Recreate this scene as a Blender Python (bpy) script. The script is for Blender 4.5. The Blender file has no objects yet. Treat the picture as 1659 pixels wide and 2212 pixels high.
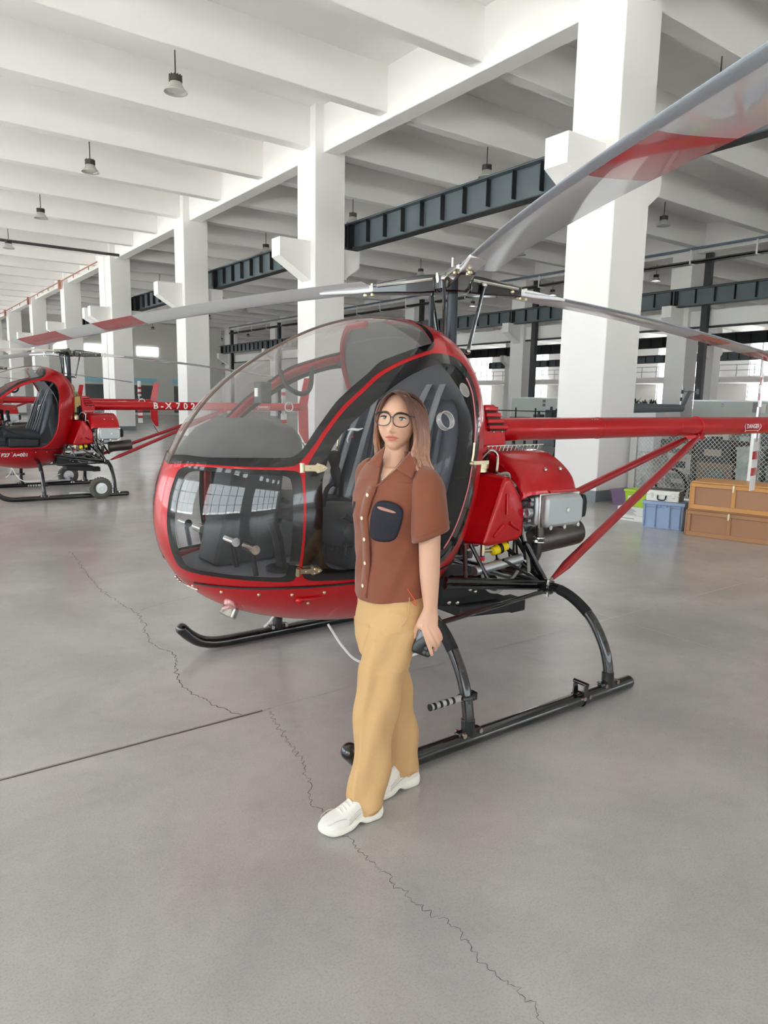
import bpy, math, random
import numpy as np
from math import sin, cos, pi, radians, sqrt, atan2
from mathutils import Vector, Matrix

random.seed(7)
SC = bpy.context.scene
COL = SC.collection

# ------------------------------------------------------------------ camera
cam_d = bpy.data.cameras.new('camera')
cam_d.sensor_fit = 'HORIZONTAL'
cam_d.sensor_width = 36.0
cam_d.lens = 1538.0 / 1659.0 * 36.0
cam_d.clip_start = 0.05
cam_d.clip_end = 400
cam = bpy.data.objects.new('camera', cam_d)
COL.objects.link(cam)
CX = Vector((0.807068, -0.590188, 0.017873))     # camera right in the hall's axes
CY = Vector((-0.076892, -0.135063, -0.987849))   # camera down
CZ = Vector((0.585431, 0.795887, -0.154385))     # viewing direction
EYE = Vector((0, 0, 1.57))
mw = Matrix.Identity(4)
for i in range(3):
    mw[i][0] = CX[i]
    mw[i][1] = -CY[i]
    mw[i][2] = -CZ[i]
    mw[i][3] = EYE[i]
cam.matrix_world = mw
SC.camera = cam

# ------------------------------------------------------------------ sky, daylight, exposure
W = bpy.data.worlds.new('world')
SC.world = W
W.use_nodes = True
wn = W.node_tree.nodes
wl = W.node_tree.links
wn.clear()
wo = wn.new('ShaderNodeOutputWorld')
wb = wn.new('ShaderNodeBackground')
wb.inputs['Color'].default_value = (0.93, 0.96, 1.0, 1)     # even bright overcast
wb.inputs['Strength'].default_value = 2.3
wl.new(wb.outputs[0], wo.inputs[0])

def portal(name, loc, rot, sx, sy):
    l = bpy.data.lights.new(name, 'AREA')
    l.shape = 'RECTANGLE'
    l.size = sx
    l.size_y = sy
    l.cycles.is_portal = True
    o = bpy.data.objects.new(name, l)
    o.location = loc
    o.rotation_euler = rot
    COL.objects.link(o)
    return o
# portals guide the sky's light through the wall openings (they give off none themselves)
portal('daylight_west', (-9.05, 26, 3.9), (0, radians(-90), 0), 6.6, 88)
portal('daylight_east', (63.05, 30, 4.2), (0, radians(90), 0), 7.5, 80)

sun_d = bpy.data.lights.new('sun', 'SUN')
sun_d.energy = 17.0
sun_d.angle = radians(3)
sun_d.color = (1.0, .985, .965)
sun = bpy.data.objects.new('sun', sun_d)
sun.rotation_euler = (radians(-10), radians(13), 0)     # added high sun: the yard it lights bounces light onto the ceiling
COL.objects.link(sun)

portal('daylight_added_south', (10, -15.05, 2.3), (radians(90), 0, 0), 34, 2.6)  # guides sky light through the added, unseen south windows
SC.view_settings.view_transform = 'Standard'
SC.view_settings.look = 'None'
SC.view_settings.exposure = 1.82
SC.view_settings.gamma = 1.0
SC.view_settings.use_curve_mapping = False
try:
    SC.cycles.max_bounces = 14
    SC.cycles.diffuse_bounces = 9
    SC.cycles.glossy_bounces = 5
    SC.cycles.transparent_max_bounces = 24
    SC.cycles.transmission_bounces = 6
    SC.cycles.sample_clamp_indirect = 6.0
    SC.cycles.use_denoising = True
    SC.cycles.caustics_reflective = False
    SC.cycles.caustics_refractive = False
except Exception:
    pass

# ------------------------------------------------------------------ materials
def lin(c):
    def f(v):
        v /= 255.0
        return v / 12.92 if v <= 0.04045 else ((v + 0.055) / 1.055) ** 2.4
    return tuple(f(v) for v in c)

MATS = {}
def mat(name, rgb, rough=0.5, metal=0.0, coat=0.0, var=0.04, scale=6.0, bump=0.0, bscale=60.0,
        spec=0.5, emit=0.0, sheen=0.0, sss=0.0):
    m = bpy.data.materials.new(name)
    m.use_nodes = True
    nt = m.node_tree
    b = nt.nodes['Principled BSDF']
    c = lin(rgb)
    tc = nt.nodes.new('ShaderNodeTexCoord')
    nz = nt.nodes.new('ShaderNodeTexNoise')
    nz.inputs['Scale'].default_value = scale
    nz.inputs['Detail'].default_value = 4
    nt.links.new(tc.outputs['Object'], nz.inputs['Vector'])
    mx = nt.nodes.new('ShaderNodeMix')
    mx.data_type = 'RGBA'
    mx.inputs['A'].default_value = tuple(max(0, v * (1 - var)) for v in c) + (1,)
    mx.inputs['B'].default_value = tuple(min(1, v * (1 + var)) for v in c) + (1,)
    nt.links.new(nz.outputs['Fac'], mx.inputs['Factor'])
    nt.links.new(mx.outputs['Result'], b.inputs['Base Color'])
    b.inputs['Roughness'].default_value = rough
    b.inputs['Metallic'].default_value = metal
    b.inputs['Coat Weight'].default_value = coat
    b.inputs['Coat Roughness'].default_value = 0.03
    b.inputs['Specular IOR Level'].default_value = spec
    if sheen:
        b.inputs['Sheen Weight'].default_value = sheen
    if sss:
        b.inputs['Subsurface Weight'].default_value = sss
        b.inputs['Subsurface Radius'].default_value = (0.012, 0.005, 0.003)
        b.inputs['Subsurface Scale'].default_value = 1.0
    if emit:
        b.inputs['Emission Color'].default_value = c + (1,)
        b.inputs['Emission Strength'].default_value = emit
    if bump:
        n2 = nt.nodes.new('ShaderNodeTexNoise')
        n2.inputs['Scale'].default_value = bscale
        n2.inputs['Detail'].default_value = 6
        nt.links.new(tc.outputs['Object'], n2.inputs['Vector'])
        bp = nt.nodes.new('ShaderNodeBump')
        bp.inputs['Strength'].default_value = bump
        bp.inputs['Distance'].default_value = 0.01
        nt.links.new(n2.outputs['Fac'], bp.inputs['Height'])
        nt.links.new(bp.outputs['Normal'], b.inputs['Normal'])
    MATS[name] = m
    return m

def thin_glass(name, tint, refl=1.0, rough=0.0, ior=1.5, haze=0.0):
    m = bpy.data.materials.new(name)
    m.use_nodes = True
    nt = m.node_tree
    nt.nodes.clear()
    out = nt.nodes.new('ShaderNodeOutputMaterial')
    tr = nt.nodes.new('ShaderNodeBsdfTransparent')
    tr.inputs[0].default_value = tuple(tint) + (1,)
    gl = nt.nodes.new('ShaderNodeBsdfGlossy')
    gl.inputs['Color'].default_value = (refl, refl, refl, 1)
    gl.inputs['Roughness'].default_value = rough
    fr = nt.nodes.new('ShaderNodeFresnel')
    # same reflectance from either side of the thin pane
    gm = nt.nodes.new('ShaderNodeNewGeometry')
    vi = nt.nodes.new('ShaderNodeMix')
    vi.inputs['A'].default_value = ior
    vi.inputs['B'].default_value = 1.0 / ior
    nt.links.new(gm.outputs['Backfacing'], vi.inputs['Factor'])
    nt.links.new(vi.outputs['Result'], fr.inputs['IOR'])
    mx = nt.nodes.new('ShaderNodeMixShader')
    base = tr.outputs[0]
    if haze:      # pale colour standing in for reflected haze on the cabin glass; whitens vents too
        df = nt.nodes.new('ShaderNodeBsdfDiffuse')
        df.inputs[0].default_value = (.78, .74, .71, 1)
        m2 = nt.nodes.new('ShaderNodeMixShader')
        m2.inputs[0].default_value = haze
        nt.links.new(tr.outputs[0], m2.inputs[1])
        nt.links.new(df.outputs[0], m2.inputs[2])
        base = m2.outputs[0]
    nt.links.new(fr.outputs[0], mx.inputs[0])
    nt.links.new(base, mx.inputs[1])
    nt.links.new(gl.outputs[0], mx.inputs[2])
    nt.links.new(mx.outputs[0], out.inputs[0])
    MATS[name] = m
    return m

M_wall = mat('white_paint', (243, 240, 239), 0.75, var=0.02, scale=0.7, bump=0.02, bscale=30)
M_skirt = mat('grey_base_paint', (130, 138, 142), 0.55, var=0.05, scale=3)
M_crane = mat('dark_steel_paint', (86, 95, 102), 0.5, var=0.08, scale=2)
M_crane_d = mat('black_steel_paint', (40, 42, 45), 0.5, var=0.08, scale=2)
M_pipe_b = mat('blue_grey_pipe', (108, 124, 138), 0.45)
M_pipe_r = mat('red_sprinkler_pipe', (170, 110, 95), 0.5)
M_tray = mat('grey_cable_tray', (88, 86, 84), 0.5, metal=0.4)
M_red = mat('candy_red_paint', (194, 6, 22), 0.28, metal=0.2, coat=0.4, var=0.02, scale=40, spec=.35)
M_redd = mat('strut_red_paint', (172, 30, 38), 0.4, metal=0.3, coat=0.5, var=0.1, scale=30)
M_pink = mat('pale_red_seal', (216, 120, 128), 0.5)
M_black = mat('gloss_black_paint', (16, 16, 18), 0.2, coat=0.8, var=0.1)
M_frit = mat('black_window_border', (13, 13, 15), 0.12, coat=0.6, var=0.05)
M_mblack = mat('matt_black', (24, 24, 26), 0.55, var=0.1)
M_rubber = mat('black_rubber', (30, 30, 31), 0.75, var=0.1, bump=0.1)
M_tyre = mat('dusty_tyre', (92, 90, 84), 0.85, var=0.15, bump=0.3, bscale=90)
M_chrome = mat('polished_steel', (205, 203, 196), 0.18, metal=1.0, var=0.05)
M_brass = mat('pale_gold_steel', (204, 192, 160), 0.28, metal=1.0, var=0.08)
M_gold = mat('gold_anodised', (176, 150, 96), 0.4, metal=0.8, var=0.1)
M_alu = mat('cast_aluminium', (190, 193, 196), 0.38, metal=0.85, var=0.06, bump=0.05)
M_head = mat('silver_cover', (186, 190, 192), 0.35, metal=0.5, var=0.04)
M_exh = mat('heated_exhaust', (98, 92, 88), 0.38, metal=0.9, var=0.3, scale=7)
M_hose = mat('grey_hose', (176, 174, 168), 0.5)
M_white = mat('gloss_white_paint', (236, 237, 240), 0.16, coat=0.6, var=0.01)
M_blade = mat('blade_white', (226, 228, 233), 0.14, coat=0.9, var=0.015)
M_bladeg = mat('blade_leading_edge_grey', (158, 165, 174), 0.38, var=0.04)
M_yellow = mat('yellow_pump', (240, 214, 10), 0.45)
M_bluefit = mat('blue_fitting', (40, 60, 150), 0.35, metal=0.6)
M_wirebl = mat('white_hose', (226, 226, 224), 0.5)
M_mast = mat('mast_grey', (52, 55, 60), 0.35, metal=0.6)
M_seat = mat('blue_grey_leather', (70, 74, 84), 0.5, var=0.08, bump=0.12, bscale=140)
M_seatd = mat('black_leather', (36, 37, 42), 0.5, var=0.1, bump=0.15, bscale=120)
M_liner = mat('dark_grey_liner', (96, 96, 100), 0.75, var=0.06)
M_carpet = mat('grey_carpet', (150, 153, 160), 0.95, var=0.2, scale=200, bump=0.3, bscale=250)
M_dash = mat('charcoal_dash', (58, 60, 64), 0.6, var=0.08, bump=0.08)
M_belt = mat('grey_belt', (134, 136, 139), 0.7)
M_label = mat('white_marking', (240, 240, 238), 0.5)
M_labelr = mat('red_marking', (200, 30, 40), 0.5)
M_glass = thin_glass('clear_canopy', (0.95, 0.94, 0.94), 1.0, 0.0, 1.45, .11)  # veil of ceiling reflections put into the glass colour
M_doorglass = thin_glass('door_glass_clear', (0.88, 0.88, 0.89), 1.0, 0.0, 1.22, .02)
M_glassd = thin_glass('smoked_window', (0.82, 0.83, 0.85), 1.0, 0.0, 1.6)
M_lens = thin_glass('spectacle_lens', (0.97, 0.97, 0.96), 0.45, 0.0, 1.14)
M_pane = thin_glass('window_glass', (0.90, 0.93, 0.93), 0.8, 0.0, 1.45)

# ------------------------------------------------------------------ mesh building
class MB:
    def __init__(s):
        s.v = []
        s.f = []
    def add(s, vs, fs):
        o = len(s.v)
        s.v.extend([tuple(p) for p in vs])
        s.f.extend([tuple(i + o for i in f) for f in fs])
        return s
    def box(s, a, b, rot=None, about=None):
        x0, y0, z0 = a
        x1, y1, z1 = b
        vs = [(x0, y0, z0), (x1, y0, z0), (x1, y1, z0), (x0, y1, z0), (x0, y0, z1), (x1, y0, z1), (x1, y1, z1), (x0, y1, z1)]
        if rot is not None:
            c = Vector(about if about is not None else ((x0 + x1) / 2, (y0 + y1) / 2, (z0 + z1) / 2))
            vs = [tuple(c + rot @ (Vector(p) - c)) for p in vs]
        return s.add(vs, [(0, 3, 2, 1), (4, 5, 6, 7), (0, 1, 5, 4), (1, 2, 6, 5), (2, 3, 7, 6), (3, 0, 4, 7)])
    def prism(s, poly, h0, h1, axis='y'):
        """polygon in the plane across `axis`, pulled from h0 to h1"""
        n = len(poly)
        def P(a, b, h):
            return {'y': (a, h, b), 'x': (h, a, b), 'z': (a, b, h)}[axis]
        vs = [P(a, b, h0) for a, b in poly] + [P(a, b, h1) for a, b in poly]
        fs = [tuple(range(n))[::-1], tuple(range(n, 2 * n))]
        fs += [(i, (i + 1) % n, n + (i + 1) % n, n + i) for i in range(n)]
        return s.add(vs, fs)
    def rings(s, rs, cap0=True, cap1=True, closed=False):
        n = len(rs[0])
        vs = [p for r in rs for p in r]
        fs = []
        m = len(rs)
        for k in range(m if closed else m - 1):
            for i in range(n):
                j = (i + 1) % n
                k2 = (k + 1) % m
                fs.append((k * n + i, k * n + j, k2 * n + j, k2 * n + i))
        if not closed:
            if cap0:
                fs.append(tuple(range(n))[::-1])
            if cap1:
                fs.append(tuple((m - 1) * n + i for i in range(n)))
        return s.add(vs, fs)
    def tube(s, pts, r, n=10, closed=False, caps=True, flat=1.0, up=None):
        pts = [Vector(p) for p in pts]
        m = len(pts)
        rr = r if hasattr(r, '__len__') else [r] * m
        rs = []
        prev = None
        for k in range(m):
            if closed:
                t = pts[(k + 1) % m] - pts[k - 1]
            else:
                t = pts[min(k + 1, m - 1)] - pts[max(k - 1, 0)]
            if t.length < 1e-9:
                t = Vector((0, 0, 1))
            t.normalize()
            if prev is None:
                a = Vector(up) if up is not None else (Vector((0, 0, 1)) if abs(t.z) < 0.9 else Vector((1, 0, 0)))
                u = (a - t * a.dot(t)).normalized()
            else:
                u = (prev - t * prev.dot(t))
                u = u.normalized() if u.length > 1e-6 else prev
            prev = u
            w = t.cross(u)
            rs.append([tuple(pts[k] + (u * cos(2 * pi * i / n) * flat + w * sin(2 * pi * i / n)) * rr[k]) for i in range(n)])
        return s.rings(rs, caps, caps, closed)
    def cyl(s, a, b, r, n=16, r2=None):
        return s.tube([a, b], [r, r if r2 is None else r2], n)
    def lathe(s, prof, o, axis, n=20, caps=True):
        axis = Vector(axis).normalized()
        a = Vector((0, 0, 1)) if abs(axis.z) < 0.9 else Vector((1, 0, 0))
        u = (a - axis * a.dot(axis)).normalized()
        w = axis.cross(u)
        o = Vector(o)
        rs = [[tuple(o + axis * h + (u * cos(2 * pi * i / n) + w * sin(2 * pi * i / n)) * r) for i in range(n)] for r, h in prof]
        return s.rings(rs, caps, caps)
    def ball(s, c, r, n=12, m=8):
        rx, ry, rz = r if hasattr(r, '__len__') else (r, r, r)
        rs = []
        for k in range(m + 1):
            t = pi * (0.02 + 0.96 * k / m)
            rs.append([(c[0] + rx * sin(t) * cos(2 * pi * i / n), c[1] + ry * sin(t) * sin(2 * pi * i / n), c[2] + rz * cos(t)) for i in range(n)])
        return s.rings(rs)
    def torus(s, c, axis, R, r, n=24, m=8):
        axis = Vector(axis).normalized()
        a = Vector((0, 0, 1)) if abs(axis.z) < 0.9 else Vector((1, 0, 0))
        u = (a - axis * a.dot(axis)).normalized()
        w = axis.cross(u)
        c = Vector(c)
        return s.tube([c + (u * cos(2 * pi * k / n) + w * sin(2 * pi * k / n)) * R for k in range(n)], r, m, closed=True, up=axis)
    def grid(s, P):
        """P[i][j] points -> open sheet"""
        a, b = len(P), len(P[0])
        return s.add([p for r in P for p in r], [(i * b + j, i * b + j + 1, (i + 1) * b + j + 1, (i + 1) * b + j) for i in range(a - 1) for j in range(b - 1)])
    def build(s, name, m, parent=None, smooth=True, angle=35, bevel=0.0, solid=0.0, org=None, subsurf=0, seg=2):
        me = bpy.data.meshes.new(name)
        vs = s.v
        if org is None and parent is not None:
            org = world_org(parent)
        if org is not None:
            vs = [(p[0] - org[0], p[1] - org[1], p[2] - org[2]) for p in vs]
        me.from_pydata(vs, [], s.f)
        me.validate()
        o = bpy.data.objects.new(name, me)
        COL.objects.link(o)
        if org is not None and parent is None:
            o.location = org
        if m is not None:
            me.materials.append(m)
        if parent is not None:
            o.parent = parent
        if smooth:
            me.polygons.foreach_set('use_smooth', [True] * len(me.polygons))
            if angle < 179:
                me.set_sharp_from_angle(angle=radians(angle))
        if solid:
            md = o.modifiers.new('thickness', 'SOLIDIFY')
            md.thickness = solid
            md.offset = -1
        if bevel:
            md = o.modifiers.new('edges', 'BEVEL')
            md.width = bevel
            md.segments = seg
            md.limit_method = 'ANGLE'
            md.angle_limit = radians(40)
        if subsurf:
            md = o.modifiers.new('smooth', 'SUBSURF')
            md.levels = subsurf
            md.render_levels = subsurf
        return o

def world_org(o):
    v = Vector((0, 0, 0))
    while o is not None:
        v += o.location
        o = o.parent
    return v

def thing(name, label, cat, loc=(0, 0, 0), group=None):
    o = bpy.data.objects.new(name, None)
    o.empty_display_size = 0.1
    o.location = loc
    COL.objects.link(o)
    return tag(o, label, cat, group)

def tag(o, label=None, cat=None, group=None, kind=None):
    if label: o['label'] = label
    if cat: o['category'] = cat
    if group: o['group'] = group
    if kind: o['kind'] = kind
    return o

def copy_tree(o, parent=None):
    c = o.copy()
    COL.objects.link(c)
    if parent is not None:
        c.parent = parent
    for ch in list(o.children):
        copy_tree(ch, c)
    return c

def spline(pts, n=8, closed=False):
    """Catmull-Rom through pts (any dimension)"""
    P = [np.array(p, float) for p in pts]
    m = len(P)
    out = []
    rng = range(m if closed else m - 1)
    for k in rng:
        p0 = P[(k - 1) % m] if (closed or k > 0) else 2 * P[0] - P[1]
        p1 = P[k]
        p2 = P[(k + 1) % m]
        p3 = P[(k + 2) % m] if (closed or k + 2 < m) else 2 * P[-1] - P[-2]
        for i in range(n):
            t = i / n
            out.append(tuple(0.5 * ((2 * p1) + (-p0 + p2) * t + (2 * p0 - 5 * p1 + 4 * p2 - p3) * t * t + (-p0 + 3 * p1 - 3 * p2 + p3) * t ** 3)))
    if not closed:
        out.append(tuple(P[-1]))
    return out

def resample(pts, n, closed=False):
    P = np.array(pts, float)
    if closed:
        P = np.vstack([P, P[:1]])
    d = np.concatenate([[0], np.cumsum(np.linalg.norm(np.diff(P, axis=0), axis=1))])
    t = np.linspace(0, d[-1], n + 1 if closed else n)
    if closed:
        t = t[:-1]
    return np.stack([np.interp(t, d, P[:, k]) for k in range(P.shape[1])], 1)

def chaikin(P, it=2, closed=True):
    P = np.array(P, float)
    for _ in range(it):
        if closed:
            Q = np.roll(P, -1, 0)
            P = np.stack([P * .75 + Q * .25, P * .25 + Q * .75], 1).reshape(-1, P.shape[1])
        else:
            A, B = P[:-1], P[1:]
            R = np.stack([A * .75 + B * .25, A * .25 + B * .75], 1).reshape(-1, P.shape[1])
            P = np.vstack([P[:1], R, P[-1:]])
    return P

def in_poly(P, poly):
    x, y = P[:, 0], P[:, 1]
    r = np.zeros(len(P), bool)
    n = len(poly)
    for i in range(n):
        x0, y0 = poly[i]
        x1, y1 = poly[(i + 1) % n]
        c = ((y0 > y) != (y1 > y)) & (x < (x1 - x0) * (y - y0) / ((y1 - y0) if y1 != y0 else 1e-12) + x0)
        r ^= c
    return r

def text_mesh(body, size, extrude=0.0, font=None, bold=0.0, cuts=8):
    """letters as flat mesh data: returns verts (x right, y up) centred, faces"""
    cu = bpy.data.curves.new('lettering', 'FONT')
    cu.body = body
    cu.size = size
    cu.align_x = 'CENTER'
    cu.align_y = 'CENTER'
    cu.extrude = extrude
    cu.offset = bold
    cu.resolution_u = 3
    o = bpy.data.objects.new('lettering', cu)
    COL.objects.link(o)
    dg = bpy.context.evaluated_depsgraph_get()
    me = o.evaluated_get(dg).to_mesh()
    import bmesh
    bm = bmesh.new()
    bm.from_mesh(me)
    ys_ = [v.co.y for v in bm.verts] or [0, 1]
    for k in range(1, cuts):      # cut across so that letters can follow a curved surface
        y_ = min(ys_) + (max(ys_) - min(ys_)) * k / cuts
        bmesh.ops.bisect_plane(bm, geom=bm.verts[:] + bm.edges[:] + bm.faces[:], plane_co=(0, y_, 0), plane_no=(0, 1, 0))
    bm.verts.index_update()
    vs = [tuple(v.co) for v in bm.verts]
    fs = [tuple(v.index for v in f.verts) for f in bm.faces]
    bm.free()
    o.evaluated_get(dg).to_mesh_clear()
    bpy.data.objects.remove(o)
    bpy.data.curves.remove(cu)
    return vs, fs

# ------------------------------------------------------------------ floor
def floor_material():
    m = bpy.data.materials.new('polished_concrete')
    m.use_nodes = True
    nt = m.node_tree
    N = nt.nodes
    L = nt.links
    b = N['Principled BSDF']
    g = N.new('ShaderNodeNewGeometry')
    def noise(scale, detail, rough=0.6, dist=0.0):
        n = N.new('ShaderNodeTexNoise')
        n.inputs['Scale'].default_value = scale
        n.inputs['Detail'].default_value = detail
        n.inputs['Roughness'].default_value = rough
        n.inputs['Distortion'].default_value = dist
        L.new(g.outputs['Position'], n.inputs['Vector'])
        return n
    def ramp(src, stops):
        r = N.new('ShaderNodeValToRGB')
        e = r.color_ramp.elements
        e[0].position, e[0].color = stops[0][0], lin(stops[0][1]) + (1,)
        e[1].position, e[1].color = stops[1][0], lin(stops[1][1]) + (1,)
        for p, c in stops[2:]:
            q = e.new(p)
            q.color = lin(c) + (1,)
        L.new(src, r.inputs['Fac'])
        return r
    big = ramp(noise(0.9, 6, 0.62, 0.4).outputs['Fac'], [(0.25, (203, 201, 201)), (0.75, (222, 219, 218)), (0.52, (213, 211, 210))])
    spk = ramp(noise(150, 3, 0.7).outputs['Fac'], [(0.34, (70, 68, 68)), (0.52, (140, 140, 140))])
    fl = ramp(noise(9, 8, 0.75, 1.2).outputs['Fac'], [(0.30, (96, 94, 93)), (0.55, (140, 140, 140))])
    dot = ramp(noise(55, 2, 0.5).outputs['Fac'], [(0.24, (60, 60, 60)), (0.31, (128, 128, 128)), (0.72, (128, 128, 128)), (0.79, (180, 174, 168))])
    cur = big.outputs['Color']
    for r, f in ((spk, 0.42), (fl, 0.18), (dot, 0.3)):
        mx = N.new('ShaderNodeMix')
        mx.data_type = 'RGBA'
        mx.blend_type = 'OVERLAY'
        mx.inputs['Factor'].default_value = f
        L.new(cur, mx.inputs['A'])
        L.new(r.outputs['Color'], mx.inputs['B'])
        cur = mx.outputs['Result']
    L.new(cur, b.inputs['Base Color'])
    rr = N.new('ShaderNodeMapRange')
    rr.inputs['To Min'].default_value = 0.13
    rr.inputs['To Max'].default_value = 0.27
    L.new(noise(2.2, 5).outputs['Fac'], rr.inputs['Value'])
    L.new(rr.outputs[0], b.inputs['Roughness'])
    b.inputs['Specular IOR Level'].default_value = 0.55
    bp = N.new('ShaderNodeBump')
    bp.inputs['Strength'].default_value = 0.03
    bp.inputs['Distance'].default_value = 0.003
    L.new(noise(40, 6).outputs['Fac'], bp.inputs['Height'])
    L.new(bp.outputs[0], b.inputs['Normal'])
    MATS['polished_concrete'] = m
    return m
M_floor = floor_material()
M_joint = mat('joint_filler', (112, 94, 82), 0.85, var=0.35, scale=14)
M_jointp = mat('pale_joint_filler', (176, 170, 164), 0.6, var=0.1, scale=10)
M_crack = mat('floor_crack', (78, 76, 76), 0.7, var=0.4, scale=25)

fl = MB().box((-9, -15, -0.3), (63.4, 80.4, -0.006)).build('floor', M_joint, smooth=False)
tag(fl, kind='structure')
# slabs cast between the saw-cut joints
xs = [-9, -4.55, -0.2, 4.42, 9.0, 13.5, 18, 27, 36, 45, 54, 63.4]
ys = [-15, -9, -3, 3.117, 9.0, 15, 21, 27, 36, 45, 54, 63, 72, 80.4]
def joint_gap(y):
    return 0.0115 if abs(y - 3.117) < 0.01 else 0.003
for i in range(len(xs) - 1):
    for j in range(len(ys) - 1):
        gy0, gy1 = joint_gap(ys[j]), joint_gap(ys[j + 1])
        if xs[i] >= 4.42:      # the joint is narrower towards the boxes
            gy0, gy1 = min(gy0, .003), min(gy1, .003)
        MB().box((xs[i] + .0025, ys[j] + gy0, -0.05), (xs[i + 1] - .0025, ys[j + 1] - gy1, 0.0)).build('slab', M_floor, fl, smooth=False)
# pale filler in the joints by the boxes
for ya_, yb_ in ((3.1056, 3.1148), (3.1192, 3.1284)):
    MB().box((1.55, ya_, -.02), (4.417, yb_, -.0002)).build('joint_filler', M_floor, fl, smooth=False)
MB().box((1.6, 3.1135, -.005), (8.6, 3.1205, -.0008)).build('joint_filler', M_jointp, fl, smooth=False)
MB().box((4.4175, -1, -.005), (4.4225, 4.6, -.0008)).build('joint_filler', M_jointp, fl, smooth=False)

def crack(path, w0, w1, seed):
    rnd = random.Random(seed)
    P = resample(spline(path, 12), max(8, int(130 * len(path) / 4)))
    L, R = [], []
    dx = 0
    Q = []
    for p in P:
        dx = dx * .6 + rnd.uniform(-.014, .014)
        Q.append((p[0] + dx, p[1] + rnd.uniform(-.004, .004)))
    for k, p in enumerate(Q):
        t = Vector((Q[min(k + 1, len(Q) - 1)][0] - Q[max(k - 1, 0)][0], Q[min(k + 1, len(Q) - 1)][1] - Q[max(k - 1, 0)][1], 0)).normalized()
        w = (w0 + (w1 - w0) * k / len(P)) * rnd.uniform(.5, 1.25)
        n_ = Vector((-t.y, t.x, 0)) * w
        L.append((p[0] + n_.x, p[1] + n_.y, .0006))
        R.append((p[0] - n_.x, p[1] - n_.y, .0006))
    b = MB().grid([L, R])
    o = b.build('crack', M_crack, fl, smooth=False)
    return o
crack([(1.63, 7.6), (1.49, 6.0), (1.49, 5.8), (1.53, 5.05), (1.42, 4.5), (1.45, 4.09), (1.32, 3.66), (1.42, 3.13)], .003, .0026, 3)
crack([(1.563, 3.08), (1.46, 2.57), (1.33, 2.22), (1.31, 1.82), (1.31, 1.59), (1.33, 1.45), (1.32, 1.30), (1.318, 1.09), (1.30, .8)], .0017, .0010, 5)
crack([(1.53, 5.15), (1.9, 5.3), (2.6, 5.4), (3.3, 5.5)], .0015, .001, 8)

# ------------------------------------------------------------------ columns, beams, ceiling
BAY = 8.9
def make_column(x0, y0, near_corbel=True, far_corbel=True, top=8.7):
    w = 0.88
    c = MB().box((x0, y0, 0), (x0 + w, y0 + .9, top)).build('column', M_wall, smooth=False, bevel=0.012, org=(x0 + w / 2, y0 + .45, 0), seg=1)
    MB().box((x0 - .004, y0 - .004, 0), (x0 + w + .004, y0 + .904, .185)).build('column_base_band', M_skirt, c, smooth=False)
    ya, yb = y0 + .22, y0 + .66
    if near_corbel:
        MB().prism([(x0 + .02, 4.55), (x0 + .02, 5.52), (x0 - .87, 5.52), (x0 - .87, 5.08)], ya, yb).build('corbel', M_wall, c, smooth=False)
    if far_corbel:
        MB().prism([(x0 + w - .02, 4.55), (x0 + w - .02, 5.45), (x0 + w + .62, 5.45), (x0 + w + .62, 5.05)], ya, yb).build('corbel', M_wall, c, smooth=False)
    return tag(c, kind='structure')
def nth(k):
    return ['first', 'second', 'third', 'fourth', 'fifth', 'sixth', 'seventh', 'eighth', 'ninth', 'tenth', 'eleventh', 'twelfth', 'thirteenth'][k]

row1 = []
for k in range(0, 8):
    c = make_column(9.56, 7.21 + BAY * k)
    row1.append(c)
    if k == 3:      # expansion joint: a second column stands right behind
        c2 = make_column(9.56, 7.21 + BAY * k + 1.02)
row2 = [make_column(27.36, 16.7 + BAY * k) for k in range(-2, 7)]
row3 = [make_column(45.2, 16.7 + BAY * k) for k in range(-1, 7)]

def beam(name, a, b):
    return tag(MB().box(a, b).build(name, M_wall, smooth=False, bevel=.012, seg=1), kind='structure')
for x in (10.0, 27.8, 45.64):
    beam('beam', (x - .21, -15, 7.62), (x + .21, 80, 8.72))
for k in range(-8, 25):
    y = 7.66 + BAY / 3 * k
    if -14 < y < 79.5:
        w = .19 if k % 3 == 0 else .15
        beam('beam', (-9, y - w, 7.76), (63, y + w, 8.71))
tag(MB().box((-9.3, -15.3, 8.7), (63.4, 80.4, 9.0)).build('ceiling', M_wall, smooth=False), kind='structure')

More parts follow.
